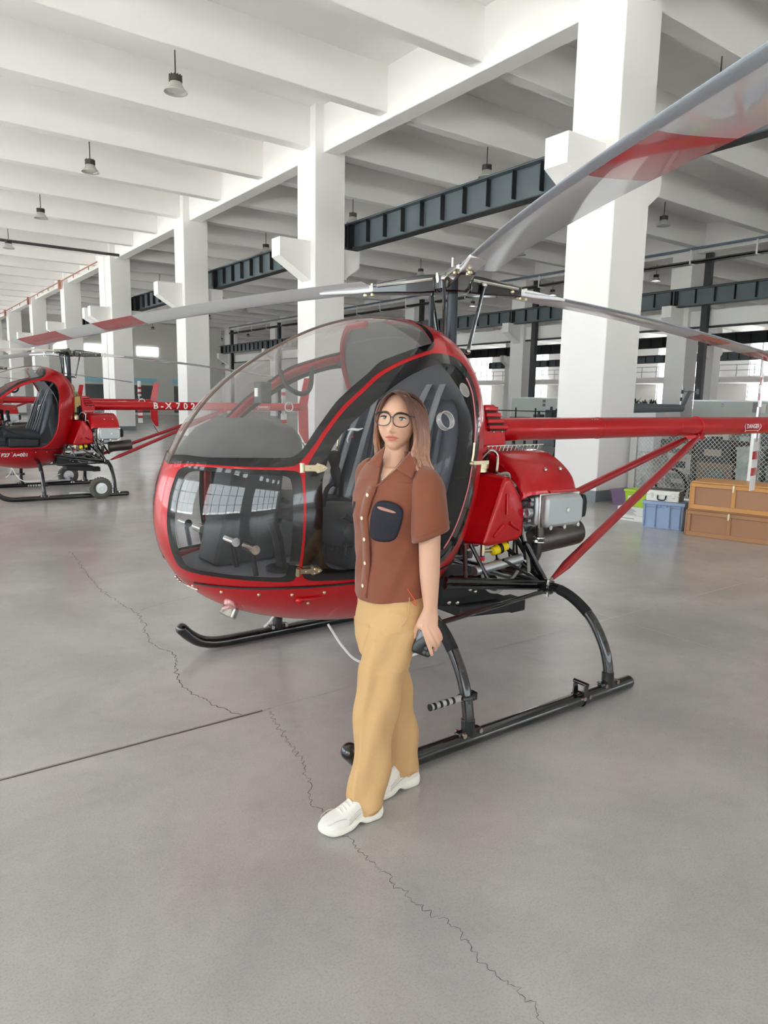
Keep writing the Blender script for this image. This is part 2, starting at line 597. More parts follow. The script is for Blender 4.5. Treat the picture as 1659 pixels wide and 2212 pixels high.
# ------------------------------------------------------------------ outer walls with windows
M_frame = mat('window_frame_grey', (150, 154, 156), 0.5, metal=0.3)
M_mull = mat('window_bar_dark', (70, 74, 78), 0.5)
def wall_x(name, x, th, y0, y1, rows):
    """wall across X with openings: rows of (z0, z1, window centres, window width)"""
    b = MB()
    z = 0.0
    for (a, c, wy, ww) in rows:
        b.box((x, y0, z), (x + th, y1, a))
        e = y0
        for yc_ in wy:
            b.box((x, e, a), (x + th, yc_ - ww / 2, c))
            e = yc_ + ww / 2
        b.box((x, e, a), (x + th, y1, c))
        z = c
    b.box((x, y0, z), (x + th, y1, 8.75))
    return tag(b.build(name, M_wall, smooth=False), kind='structure')
NW = [0]
def window_x(x, yc_, ww, z0, z1, nx, nz):
    NW[0] += 1
    y0, y1 = yc_ - ww / 2, yc_ + ww / 2
    w = tag(MB().box((x - .02, y0, z0 - .03), (x + .36, y1, z0)).build('window_%d' % NW[0], M_frame, smooth=False), kind='structure')
    f = MB()
    for i in range(nx + 1):
        yy = y0 + (y1 - y0) * i / nx
        f.box((x + .12, yy - .03, z0), (x + .18, yy + .03, z1))
    for i in range(nz + 1):
        zz = z0 + (z1 - z0) * i / nz
        f.box((x + .125, y0, zz - .025), (x + .175, y1, zz + .025))
    f.build('window_frame', M_mull, w, smooth=False, org=(0, 0, 0))
    MB().box((x + .146, y0, z0), (x + .152, y1, z1)).build('window_pane', M_pane, w, smooth=False, org=(0, 0, 0))
    return w
wy = [-10.2 + BAY * k for k in range(0, 10)]
wq = [y + d for y in wy for d in (-2.6, -.9, .9, 2.6)]
wall_x('wall_west', -9.3, .3, -15.3, 80.3, [(.7, 4.8, wy, 6.9), (6.1, 6.9, wq, 1.1)])
for y in wy:
    window_x(-9.3, y, 6.9, .7, 4.8, 5, 3)
for y in wq:
    window_x(-9.3, y, 1.1, 6.1, 6.9, 1, 1)
we = [12.6 + BAY * k for k in range(-2, 7)]
wall_x('wall_east', 63.1, .3, -15.3, 80.3, [(1.3, 3.6, we, 4.0), (4.3, 7.3, we, 4.0)])
for y in we:
    window_x(63.1, y, 4.0, 1.3, 3.6, 4, 2)
    window_x(63.1, y, 4.0, 4.3, 7.3, 4, 3)
# end walls; the south one has added windows that brighten the hall
b = MB()
b.box((-9.3, -15.3, 0), (63.4, -15, 1.1)).box((-9.3, -15.3, 3.5), (63.4, -15, 8.75))
sx = [-4, 3.5, 11, 18.5, 26]
e = -9.3
for x in sx:
    b.box((e, -15.3, 1.1), (x - 2.4, -15, 3.5))
    e = x + 2.4
b.box((e, -15.3, 1.1), (63.4, -15, 3.5))
tag(b.build('wall_south', M_wall, smooth=False), kind='structure')
for x in sx:  # unseen windows, added to light the second span and south-facing sides
    NW[0] += 1
    w = tag(MB().box((x - 2.4, -15.32, 1.07), (x + 2.4, -14.96, 1.1)).build('window_%d' % NW[0], M_frame, smooth=False), kind='structure')
    f = MB()
    for i in range(5):
        f.box((x - 2.43 + 1.2 * i, -15.18, 1.1), (x - 2.37 + 1.2 * i, -15.12, 3.5))
    for z in (1.1, 2.3, 3.45):
        f.box((x - 2.4, -15.175, z), (x + 2.4, -15.125, z + .05))
    f.build('window_frame', M_mull, w, smooth=False, org=(0, 0, 0))
    MB().box((x - 2.4, -15.153, 1.1), (x + 2.4, -15.147, 3.5)).build('window_pane', M_pane, w, smooth=False, org=(0, 0, 0))
tag(MB().box((-9.3, 80, 0), (63.4, 80.3, 8.75)).build('wall_north', M_wall, smooth=False), kind='structure')
# yard outside
M_yard = mat('yard_concrete', (196, 196, 190), 0.9, var=0.06, scale=1)
tag(MB().box((-160, -160, -.6), (220, 240, -.31)).build('ground', M_yard, smooth=False), kind='structure')

# office front at the end of the second span: blue sign boards over doors
M_office = mat('office_panel', (214, 213, 208), 0.6)
M_bluesign = mat('pale_blue_sign', (150, 205, 222), 0.4)
M_bright = mat('lit_panel', (255, 255, 255), 0.5, emit=1.4)
M_dkglass = mat('dark_office_glass', (96, 98, 98), 0.15)
of = tag(MB().box((10.6, 62, 0), (27.0, 62.3, 7.7)).build('wall_office', M_office, smooth=False, org=(18, 62, 0)), kind='structure')
def office_bits(x0, x1, z0, z1, name, m, d=.06):
    return MB().box((x0, 61.96 - d, z0), (x1, 62.0, z1)).build(name, m, of, smooth=False)
for x0, x1 in ((13.0, 14.4), (14.9, 17.2), (18.4, 21.0), (22.4, 25.4)):
    office_bits(x0, x1, 2.7, 3.1, 'sign_board', M_bluesign)
    office_bits(x0 + .1, x1 - .3, .2, 2.5, 'door_glass', M_dkglass, .03)
for x0, x1 in ((12.9, 14.2), (15.2, 17.0), (19.4, 21.2), (23.4, 25.0)):
    office_bits(x0, x1, 5.0, 5.7, 'lit_window', M_bright, .03)

# mezzanine in the far span with a railing
mz = tag(MB().box((59.4, -15, 3.62), (63.1, 80, 4.1)).build('trim_1', M_wall, smooth=False, org=(61, 0, 3.62)), kind='structure')
rl = MB()
for z in (4.6, 5.05):
    rl.box((59.42, -15, z), (59.47, 80, z + .05))
for k in range(64):
    rl.box((59.42, -15 + 1.5 * k, 4.1), (59.47, -14.95 + 1.5 * k, 5.1))
rl.build('railing', M_frame, mz, smooth=False)

# dark steel posts and white girders along the second row
for k in range(-1, 6):
    y = 16.7 + BAY * k
    g = tag(MB().box((27.55, y + .9, 4.75), (28.05, y + BAY, 5.35)).build('beam', M_wall, smooth=False), kind='structure')
    MB().box((27.5, y + .9, 4.66), (27.62, y + BAY, 4.73)).build('door_track', M_crane_d, g, smooth=False)
    p = MB().box((27.25, y - .86, 0), (27.45, y - .60, 7.5)).build('steel_post', M_crane_d, smooth=False)
    tag(p, 'dark steel post standing at the %s column of the far row' % nth(k + 1) if k >= 0 else 'dark steel post far right behind the crates', 'post', 'steel posts of the far row')

# ------------------------------------------------------------------ crane girders (one per bay)
def girder(x, y0, y1, name_label, group, z0=5.47, h=.66, n=12, facing=-1, m=None):
    t = thing('crane_girder', name_label, 'girder', (x, (y0 + y1) / 2, z0), group)
    m = m or M_crane
    MB().box((x - .012, y0, z0 + .02), (x + .012, y1, z0 + h - .02)).build('web', m, t, smooth=False)
    MB().box((x - .17, y0, z0 + h - .022), (x + .17, y1, z0 + h)).build('top_flange', m, t, smooth=False)
    MB().box((x - .14, y0, z0), (x + .14, y1, z0 + .022)).build('bottom_flange', M_crane_d, t, smooth=False)
    MB().box((x - .035, y0, z0 + h), (x + .035, y1, z0 + h + .07)).build('rail', M_crane_d, t, smooth=False)
    first = None
    for i in range(n + 1):
        y = y0 + .12 + (y1 - y0 - .24) * i / n
        if first is None:
            first = MB().box((x - .13, y - .009, z0 + .10), (x + .13, y + .009, z0 + h - .022)).build('stiffener', M_crane_d, t, smooth=False)
            fy = y
        else:
            c = first.copy()
            COL.objects.link(c)
            c.location.y = first.location.y + (y - fy)
    for s_ in (y0 + .02, y1 - .02):
        MB().box((x - .14, s_ - .02, z0), (x + .14, s_ + .02, z0 + h)).build('end_plate', M_crane_d, t, smooth=False)
    return t
for k in range(-1, 7):
    y = 7.21 + BAY * k
    if k == -1: y0 = y + .3
    girder(10.9, y + .36, y + BAY + .36, 'dark grey steel crane girder of the near row, %s bay%s' % (nth(k + 1), ' behind the red rotor band' if k == -1 else ''), 'crane girders of the near column row')
for k in range(-1, 6):
    y = 16.7 + BAY * k
    girder(26.93, y + .36, y + BAY + .36, 'dark steel crane girder of the second column row, %s bay from the crates' % nth(k + 1), 'crane girders of the second column row', n=11)
for k in range(-1, 5):
    y = 16.7 + BAY * k
    girder(44.7, y + .36, y + BAY + .36, 'distant dark crane girder before the bright far windows, %s bay from the right' % nth(k + 1), 'crane girders of the third row', n=9, m=M_crane_d)
    girder(60.3, y + .36, y + BAY + .36, 'most distant crane girder along the far window wall, %s bay from the right' % nth(k + 1), 'crane girders along the far wall', n=9)

# ------------------------------------------------------------------ pipes under the ceiling
t = tag(MB().cyl((26.9, -6, 7.66), (26.9, 60, 7.66), .05, 8).build('overhead_pipe', M_pipe_b, org=(26.9, 27, 7.66)), 'long thin blue grey pipe under the ceiling at the second row', 'pipe')
tr = thing('cable_tray', 'dark cable tray hung on white brackets below the blue pipe', 'cable tray', (27.0, 27, 7.2))
b = MB()
b.box((26.85, -6, 7.12), (27.2, 60, 7.16)).box((26.85, -6, 7.12), (26.87, 60, 7.22)).box((27.18, -6, 7.12), (27.2, 60, 7.22))
b.build('tray', M_tray, tr, smooth=False)
fb = None
for k in range(24):
    y = 11.3 + 2.6 * k - 7.8
    if fb is None:
        fb = MB().box((26.83, y - .03, 7.10), (26.87, y + .03, 7.62)).box((26.83, y - .03, 7.08), (27.22, y + .03, 7.12)).build('bracket', M_wall, tr, smooth=False)
    else:
        c = fb.copy(); COL.objects.link(c); c.location.y = fb.location.y + 2.6 * k
sp = thing('sprinkler_pipe', 'thin rust red pipe with drop heads under the far left beam', 'pipe', (9.42, 52, 7.55))
MB().cyl((9.42, 35.5, 7.66), (9.42, 78, 7.66), .03, 8).build('main_pipe', M_pipe_r, sp)
for k in range(14):
    MB().cyl((9.42, 37 + 3 * k, 7.5), (9.42, 37 + 3 * k, 7.66), .022, 6).build('sprinkler', M_pipe_r, sp)
for k in range(4):
    MB().box((9.36, 43.0 + BAY * k, 7.3), (9.48, 43.25 + BAY * k, 7.75)).build('riser', M_pipe_r, sp, smooth=False)
tag(MB().cyl((-8.9, 33.0, 7.62), (9.7, 33.0, 7.62), .06, 8).build('overhead_pipe', M_tray, org=(0, 33, 7.62)), 'grey pipe running across the left ceiling under a beam', 'pipe')

# ------------------------------------------------------------------ pendant lamps
M_lampcap = mat('lamp_body_dark', (66, 60, 56), 0.5, metal=0.3)
M_shade = mat('lamp_reflector', (196, 196, 190), 0.3, metal=0.4)
M_on = mat('lit_lamp_lens', (255, 252, 244), 0.4, emit=5.0)
M_off = mat('unlit_lamp_lens', (222, 222, 218), 0.3)
def make_lamp(lit):
    x = y = 0.0
    z = 7.05
    t = thing('pendant_lamp', 'pendant lamp', 'lamp', (0, 0, z))
    MB().cyl((x, y, z + .28), (x, y, 7.765), .012, 6).build('rod', M_lampcap, t)
    MB().lathe([(.015, .30), (.07, .295), (.10, .27), (.12, .262), (.12, .175), (.10, .165)], (0, 0, z), (0, 0, 1), 18).build('driver_housing', M_lampcap, t)
    fins = MB()
    for i in range(12):
        a = i * pi / 6
        fins.box((.09, -.005, z + .255), (.12, .005, z + .29), Matrix.Rotation(a, 3, 'Z'), (0, 0, z))
    fins.build('cooling_fins', M_lampcap, t, smooth=False)
    MB().lathe([(.105, .17), (.115, .145), (.145, .085), (.188, .028), (.213, .0), (.205, .0), (.182, .028), (.136, .085), (.106, .145)], (0, 0, z), (0, 0, 1), 24, caps=False).build('reflector', M_shade, t, angle=179)
    MB().lathe([(.0005, .045), (.168, .043), (.171, .037), (.0005, .035)], (0, 0, z), (0, 0, 1), 20, caps=False).build('lens', M_on if lit else M_off, t)
    return t
protos = {}
def place_lamp(x, y, lit, label, group):
    if lit not in protos:
        protos[lit] = make_lamp(lit)
        o = protos[lit]
    else:
        o = copy_tree(protos[lit])
    o.location = (x, y, 7.05)
    tag(o, label, 'lamp', group)
YL = [7.66 + BAY / 3 * (2 * k) for k in range(-2, 14)]      # every second cross beam carries lamps
for k in range(7):
    place_lamp(5.12, YL[k + 3], False, ('grey bell pendant lamp on a rod, left of the columns, %s from the front' % nth(k)) if k < 4 else 'small distant pendant lamp in the left ceiling row, %s from the front' % nth(k), 'unlit lamps in the left ceiling row')
for k in range(7):
    place_lamp(12.95, YL[k + 2], False, 'dark capped pendant lamp just above the near crane girder, %s from the right' % nth(k), 'unlit lamps behind the near column row')
for k in range(10):
    place_lamp(20.5, YL[k + 2], False, ('unlit pendant lamp midway between the column rows, %s from the right' % nth(k)) if k < 5 else 'tiny dark pendant lamp far back between the column rows, %s from the right' % nth(k), 'unlit lamps midway between the rows')
for k in range(11):
    place_lamp(29.2, YL[k + 3], True, ('glowing pendant lamp before the second column row, %s from the right' % nth(k)) if k < 5 else 'tiny glowing pendant lamp far back in the hall, %s from the right' % nth(k), 'lit lamps before the second row')
for k in range(8):
    place_lamp(44.2, YL[k + 4], True, 'small glowing pendant lamp beyond the second column row, %s from the right' % nth(k), 'lit lamps beyond the second row')

# ------------------------------------------------------------------ helicopter
YC = 3.17
HR = [0.7141, 0.7918, 0.9211, 0.9454, 0.8684, 0.8114, 0.7978, 0.8424, 0.928, 1.0226, 1.0449, 0.9188, 0.7946, 0.7442, 0.7445, 0.7422, 0.7133, 0.6939]
PW = 0.6567
PC = (2.1, 1.15)
_hk = np.fft.rfft(np.array(HR)) / len(HR)
def Bprof(phi):
    phi = np.asarray(phi, float)
    o = np.real(_hk[0]) * np.ones_like(phi)
    for i in range(1, len(_hk)):
        o = o + (2 if i < len(HR) / 2 else 1) * np.real(_hk[i] * np.exp(1j * i * phi))
    return o
def pod(uv, side=-1, off=0.0):
    """cabin shell: unit disc -> points on one half, pushed out by off along the normal"""
    uv = np.asarray(uv, float)
    t = np.minimum(np.hypot(uv[:, 0], uv[:, 1]), 1.0)
    ph = np.arctan2(uv[:, 1], uv[:, 0])
    def P(t, ph):
        r = np.sin(t * pi / 2)
        R = Bprof(ph) * r
        return np.stack([PC[0] + R * np.cos(ph), YC + side * PW * np.cos(t * pi / 2), PC[1] + R * np.sin(ph)], 1)
    p = P(t, ph)
    if off:
        e = 1e-3
        tt = np.clip(t, 2e-3, 1.0)
        a = P(np.minimum(tt + e, 1.0), ph) - P(tt - e, ph)
        b_ = P(tt, ph + e) - P(tt, ph - e)
        n = np.cross(a, b_)
        n /= np.linalg.norm(n, axis=1)[:, None] + 1e-12
        c = p - np.array([PC[0], YC, PC[1]])
        n *= np.sign((n * c).sum(1))[:, None]
        edge = t > 0.995
        n[edge, 1] = 0
        n[edge] /= np.linalg.norm(n[edge], axis=1)[:, None] + 1e-12
        p = p + n * off
    return p
def disc(xz):
    xz = np.asarray(xz, float)
    dx = xz[:, 0] - PC[0]
    dz = xz[:, 1] - PC[1]
    ph = np.arctan2(dz, dx)
    r = np.minimum(np.hypot(dx, dz) / Bprof(ph), 1.0)
    t = np.arcsin(r) / (pi / 2)
    return np.stack([t * np.cos(ph), t * np.sin(ph)], 1)
def pt(x, z, side=-1, off=0.0):
    return Vector(pod(disc([(x, z)]), side, off)[0])

DIVIDER = [(1.527, 1.293), (1.579, 1.366), (1.636, 1.44), (1.726, 1.532), (1.808, 1.592), (1.881, 1.645), (1.945, 1.689), (2.03, 1.728), (2.119, 1.762), (2.237, 1.797), (2.32, 1.815)]
DOOR_OUT = [(1.545, .772), (1.64, .765), (1.786, .757), (2.0, .752), (2.15, .752), (2.25, .756), (2.33, .80), (2.391, .872), (2.448, .974), (2.485, 1.084), (2.503, 1.225), (2.512, 1.365), (2.527, 1.468), (2.543, 1.571),
            (2.541, 1.647), (2.527, 1.713), (2.500, 1.765), (2.45, 1.795), (2.33, 1.802), (2.243, 1.783), (2.128, 1.747), (2.036, 1.713), (1.955, 1.674), (1.892, 1.631), (1.819, 1.578), (1.738, 1.518), (1.65, 1.428), (1.593, 1.356), (1.545, 1.285),
            (1.527, 1.24), (1.524, 1.16), (1.522, 1.045), (1.522, .924), (1.526, .833)]
def offset_path(P, d):
    """path moved sideways by d (to its left)"""
    P = np.array(P, float)
    t = np.gradient(P, axis=0)
    t /= np.linalg.norm(t, axis=1)[:, None]
    return P + np.stack([-t[:, 1], t[:, 0]], 1) * d
DOOR_OUT = [q for q in DOOR_OUT if not (q[1] > 1.25 and q[0] < 2.4)] 
_k = [i for i, q in enumerate(DOOR_OUT) if q[0] > 2.4][-1]
DOOR_OUT = DOOR_OUT[:_k + 1] + [tuple(q) for q in offset_path(DIVIDER, -.008)[::-1]] + [(1.521, 1.24)] + [(1.519, 1.16), (1.518, 1.045), (1.518, .924), (1.522, .833)]
DOOR_IN = [(1.777, .815), (1.70, .815), (1.64, .83), (1.61, .865), (1.592, .92), (1.586, .97), (1.585, 1.09), (1.585, 1.215), (1.60, 1.262), (1.617, 1.305), (1.628, 1.338), (1.677, 1.406), (1.75, 1.471), (1.801, 1.507), (1.89, 1.572), (1.989, 1.633), (2.079, 1.68), (2.173, 1.716), (2.272, 1.746), (2.364, 1.758), (2.428, 1.74),
           (2.47, 1.693), (2.488, 1.632), (2.479, 1.536), (2.455, 1.403), (2.436, 1.301), (2.41, 1.179), (2.375, 1.086), (2.326, .973), (2.262, .86), (2.20, .82), (2.1, .812), (1.95, .812)]
WS_OUT_UV = [(-0.965, .118), (-.885, .121), (-.765, .113), (-.655, .103), (-.535, .096), (-.452, .094), (-.428, .106), (-.409, .151), (-.382, .236), (-.334, .336), (-.272, .402), (-.211, .452), (-.152, .491), (-.075, .522), (.006, .536), (.105, .553), (.172, .558), (.214, .562), (.236, .62), (.275, .716), (.312, .86), (.318, .944)]
WS_IN_UV = [(-0.962, .158), (-.886, .157), (-.781, .14), (-.667, .132), (-.549, .128), (-.462, .125), (-.443, .135), (-.428, .152), (-.399, .228), (-.345, .34), (-.30, .392), (-.247, .44), (-.178, .487), (-.114, .534), (-.052, .548), (.007, .558), (.122, .575), (.19, .58), (.2, .598), (.213, .651), (.242, .731), (.277, .86), (.285, .952)]
LOW_OUT = [(1.131, 1.270), (1.106, 1.211), (1.083, 1.134), (1.071, 1.044), (1.072, .972), (1.085, .897), (1.105, .84), (1.127, .802), (1.179, .793), (1.263, .785), (1.357, .776), (1.461, .769), (1.497, .77), (1.511, .785), (1.507, .924), (1.507, 1.045), (1.509, 1.16), (1.508, 1.25), (1.496, 1.268), (1.391, 1.271), (1.259, 1.272), (1.182, 1.274)]
LOW_IN = [(1.146, 1.252), (1.121, 1.205), (1.099, 1.132), (1.087, 1.044), (1.088, .974), (1.1, .905), (1.12, .85), (1.14, .82), (1.185, .812), (1.266, .806), (1.357, .799), (1.44, .794), (1.462, .797), (1.47, .82), (1.466, .924), (1.466, 1.045), (1.47, 1.16), (1.468, 1.232), (1.452, 1.246), (1.391, 1.25), (1.262, 1.253), (1.19, 1.256)]

_d = disc(offset_path(DIVIDER, .008))
WS_OUT_UV = WS_OUT_UV[:5] + [(-.452, .096), (-.430, .104)] + [tuple(q) for q in _d[1:]] + WS_OUT_UV[-4:]
def rad_unit(uv):      # push centre-line ends out to the rim
    uv = np.array(uv, float)
    return uv
def closed_panel_uv(xz, n=180):
    return resample(chaikin(disc(chaikin(xz, 1)), 2), n, True)
door_out = closed_panel_uv(DOOR_OUT)
door_in = closed_panel_uv(DOOR_IN)
low_out = closed_panel_uv(LOW_OUT, 150)
low_in = closed_panel_uv(LOW_IN, 150)
def to_rim(P):
    P = np.array(P, float)
    for k in (0, -1):
        P[k] /= np.hypot(*P[k]) / 0.999
    return P
ws_out = resample(chaikin(to_rim(WS_OUT_UV), 2, False), 200)
ws_in = resample(chaikin(to_rim(WS_IN_UV), 2, False), 200)
def rim_arc(a, b, n=80):
    """rim from a round to b, anticlockwise"""
    p0, p1 = atan2(a[1], a[0]), atan2(b[1], b[0])
    if p1 < p0:
        p1 += 2 * pi
    return np.array([[.9985 * cos(p0 + (p1 - p0) * k / n), .9985 * sin(p0 + (p1 - p0) * k / n)] for k in range(1, n)])

def align(A, Bp):
    """start/direction of closed loop A matched to B"""
    d = np.hypot(*(Bp - A[0]).T)
    k = int(np.argmin(d))
    return np.roll(Bp, -k, 0)
def ring_panel(A, Bp, side, off, name, m, parent, closed=True, nseg=3, solid=0.0):
    if closed:
        # pair by angle about the inner centroid so that the band stays even
        c = Bp.mean(0)
        def by_ang(P, n=240):
            a = np.unwrap(np.arctan2(P[:, 1] - c[1], P[:, 0] - c[0]))
            if a[-1] < a[0]:
                P = P[::-1]; a = np.unwrap(np.arctan2(P[:, 1] - c[1], P[:, 0] - c[0]))
            P2 = np.vstack([P, P, P]); a2 = np.concatenate([a - 2 * pi, a, a + 2 * pi])
            q = np.linspace(-pi, pi, n, endpoint=False)
            o_ = np.argsort(a2)
            return np.stack([np.interp(q, a2[o_], P2[o_, 0]), np.interp(q, a2[o_], P2[o_, 1])], 1)
        A, Bp = by_ang(A), by_ang(Bp)
    n = len(A)
    b = MB()
    rows = [pod(A * (1 - s_ / nseg) + Bp * (s_ / nseg), side, off) for s_ in range(nseg + 1)]
    vs = [tuple(p) for r in rows for p in r]
    fs = []
    for k in range(nseg):
        for i in range(n if closed else n - 1):
            j = (i + 1) % n
            f = (k * n + i, k * n + j, (k + 1) * n + j, (k + 1) * n + i)
            fs.append(f if side < 0 else f[::-1])
    b.add(vs, fs)
    return b.build(name, m, parent, angle=60)
def fill_panel(poly, side, off, name, m, parent, nr=14, c=None):
    c = poly.mean(0) if c is None else np.array(c)
    n = len(poly)
    rows = [pod(c + (poly - c) * (k / nr), side, off) for k in range(1, nr + 1)]
    vs = [tuple(pod(c[None], side, off)[0])] + [tuple(p) for r in rows for p in r]
    fs = []
    for i in range(n):
        j = (i + 1) % n
        fs.append((0, 1 + i, 1 + j))
        for k in range(nr - 1):
            fs.append((1 + k * n + i, 1 + (k + 1) * n + i, 1 + (k + 1) * n + j, 1 + k * n + j))
    if side > 0:
        fs = [f[::-1] for f in fs]
    return MB().add(vs, fs).build(name, m, parent, angle=179)

M_vent = thin_glass('pale_vent', (0.8, 0.8, 0.8), 1.0, 0.1, 1.5, .45)
def build_helicopter():
    H = thing('helicopter', 'red two seat helicopter on black skids with the woman standing before it', 'helicopter', (2.8, YC, 0), 'red helicopters parked in the hangar')
    # --- shell with the window openings cut out
    NT, NP = 110, 480
    ws_mid = np.vstack([(ws_out + ws_in) / 2, rim_arc(ws_out[-1], ws_out[0])])
    ws_mid[-79:] *= 1.01
    holes = [door_out * .5 + align(door_out, door_in) * .5, None]
    def mid(o, i):
        c = i.mean(0)
        return c + (o - c) * .965
    polys = [mid(door_out, door_in), mid(low_out, low_in), ws_mid]
    cab, bel, lin_ = MB(), MB(), MB()
    ts = np.linspace(0, 1, NT + 1)
    phs = np.linspace(0, 2 * pi, NP, endpoint=False)
    T, P = np.meshgrid(ts, phs, indexing='ij')
    uv = np.stack([(T * np.cos(P)).ravel(), (T * np.sin(P)).ravel()], 1)
    for side in (-1, 1):
        fidx = np.array([(k * NP + i, k * NP + (i + 1) % NP, (k + 1) * NP + (i + 1) % NP, (k + 1) * NP + i) for k in range(NT) for i in range(NP)])
        if side == -1:      # draw the rim of each opening onto its outline so that the edge is clean
            cen = uv[fidx].mean(1)
            for pl in polys:
                hm = in_poly(cen, pl)
                a_ = np.zeros(len(uv), bool); a_[fidx[hm].ravel()] = True
                b_ = np.zeros(len(uv), bool); b_[fidx[~hm].ravel()] = True
                ids = np.nonzero(a_ & b_ & (np.hypot(*uv.T) < .998))[0]
                dense = resample(pl, 3000, True)
                for q in ids:
                    d2 = ((dense - uv[q]) ** 2).sum(1)
                    uv[q] = dense[int(np.argmin(d2))]
            uv_c = cen
        pts = pod(uv, side)
        inn = pod(uv, side, -.03)
        vs = [tuple(p) for p in pts]
        vi = [tuple(p) for p in inn]
        fc, fb_, fi = [], [], []
        cu, tag_ = [], []
        for k in range(NT):
            for i in range(NP):
                j = (i + 1) % NP
                f = (k * NP + i, k * NP + j, (k + 1) * NP + j, (k + 1) * NP + i)
                tag_.append(f)
        cu = uv_c
        hole = np.zeros(len(cu), bool)
        for pl in polys:
            hole |= in_poly(cu, pl)
        fz = np.array([np.mean([pts[q][2] for q in f]) for f in tag_])
        fx = np.array([np.mean([pts[q][0] for q in f]) for f in tag_])
        for q, f in enumerate(tag_):
            if hole[q]:
                continue
            g = f[::-1] if side < 0 else f
            if f[0] // NP == 0:
                pass
            if fz[q] < .735:
                fb_.append(g)
            else:
                fc.append(g)
                if fx[q] > 2.28 or (fx[q] > 2.1 and fz[q] > 1.83):
                    fi.append(g[::-1])
        cab.add(vs, fc)
        bel.add(vs, fb_)
        lin_.add(vi, fi)
    def clean(o):
        me = o.data
        import bmesh
        bm = bmesh.new()
        bm.from_mesh(me)
        bmesh.ops.remove_doubles(bm, verts=bm.verts, dist=1e-5)
        bmesh.ops.delete(bm, geom=[v for v in bm.verts if not v.link_faces], context='VERTS')
        bm.to_mesh(me)
        bm.free()
        for p in me.polygons:
            p.use_smooth = True
        return o
    c = clean(cab.build('cabin_shell', M_red, H, angle=179))
    md = c.modifiers.new('thickness', 'SOLIDIFY'); md.thickness = .014; md.offset = -1
    clean(bel.build('belly_shell', M_red, H, angle=179))
    clean(lin_.build('rear_liner', M_liner, H, angle=179))
    # seam between belly and cabin, all round
    S = []
    for ph in np.linspace(0, 2 * pi, 181)[:-1]:
        # point on the seam plane
        pass
    zs = .735
    a = []
    for side in (-1, 1):
        row = []
        for x in np.linspace(1.135, 2.62, 70):
            uvp = disc([(x, zs)])
            if np.hypot(*uvp[0]) < .999:
                row.append(pod(uvp, side, .002)[0])
        a.append(row)
    b = MB()
    b.tube(a[0], .0055, 6)
    b.tube(a[1], .0055, 6)
    b.build('belly_seam', M_mblack, H)
    # --- windows and door
    for side in (-1, 1):
        near = side < 0
        w = fill_panel(low_in, side, -.001, 'lower_window', M_glassd, H)
        ring_panel(low_out, low_in, side, .003, 'window_border', M_frit, w)
        ws_poly = np.vstack([ws_in, rim_arc(ws_in[-1], ws_in[0])])
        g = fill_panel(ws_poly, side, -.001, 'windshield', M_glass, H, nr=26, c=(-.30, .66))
        ring_panel(ws_out, ws_in, side, .003, 'windshield_border', M_frit, g, closed=False)
        d = fill_panel(door_in, side, .001, 'door', M_doorglass, H)
        ring_panel(door_out, door_in, side, .003, 'door_border', M_frit, d)
        # pale seal round the rear of the door glass
        q = [i for i in range(len(door_in))]
        row = [pod(door_in[i:i + 1], side, .006)[0] for i in q if pod(door_in[i:i + 1], side)[0][0] > 2.2]
        xs_ = [p for p in row if .86 < p[2] < 1.70 and p[0] > 2.30 - .3 * max(0, 1 - p[2])]
        xs_.sort(key=lambda p: p[2])
        MB().tube(xs_, .0036, 6).build('door_seal', M_pink, d)
        # arrow hinges
        for hx, hz, tilt in ((1.553, 1.277, .02), (1.548, .828, .02)):
            o = pt(hx, hz, side, .009)
            ex = (pt(hx + .05, hz, side, .009) - pt(hx - .05, hz, side, .009)).normalized()
            n_ = (pt(hx, hz, side, .05) - pt(hx, hz, side, 0)).normalized()
            ez = n_.cross(ex) * (1 if near else -1)
            if ez.z < 0: ez = -ez
            prof = [(-.05, -.013), (-.02, -.013), (.012, -.013), (.022, -.022), (.052, -.012), (.066, 0), (.052, .012), (.022, .022), (.012, .013), (-.02, .013), (-.05, .013)]
            hb = MB()
            top = [tuple(o + ex * u + ez * v + n_ * .006) for u, v in prof]
            bot = [tuple(o + ex * u + ez * v - n_ * .006) for u, v in prof]
            m_ = len(prof)
            hb.add(bot + top, [tuple(range(m_)), tuple(range(m_, 2 * m_))[::-1]] + [(i, (i + 1) % m_, m_ + (i + 1) % m_, m_ + i) for i in range(m_)])
            hb.cyl(o - ex * .043 - ez * .02 + n_ * .006, o - ex * .043 + ez * .02 + n_ * .006, .011, 10)
            h_ = hb.build('hinge', M_brass, d, smooth=True)
            rv = MB()
            for u, v in ((-.01, 0), (.03, .011), (.03, -.011), (.05, 0)):
                rv.ball(o + ex * u + ez * v + n_ * .007, .0042, 8, 5)
            rv.build('hinge_screws', M_chrome, d)
        # handle at the rear edge: lever inside the edge and a flat catch outside it
        o = pt(2.425, 1.275, side, .012)
        hb = MB()
        hb.tube([o + Vector((-.02, side * .01, .0)), o + Vector((-.012, side * .012, .045)), o + Vector((-.008, side * .012, .10))], .006, 8)
        hb.ball(o + Vector((-.022, side * .012, -.002)), .013, 10, 6)
        hb.box(o + Vector((-.01, -.008, -.009)), o + Vector((.10, .008, .009)))
        hb.build('door_handle', M_brass, d)
        # vent scoop ring and a round vent in the glass
        o = pt(2.222, 1.478, side, .004)
        n_ = (pt(2.222, 1.478, side, .05) - pt(2.222, 1.478, side, 0)).normalized()
        if not near:
            continue
        vb = MB()
        vb.lathe([(.040, .0), (.043, .0), (.043, .026), (.040, .026)], o, n_, 30, caps=False)
        vb.torus(o, n_, .042, .0035, 30, 6).torus(o + n_ * .026, n_, .042, .003, 30, 6)
        vb.build('vent_ring', M_vent, d)
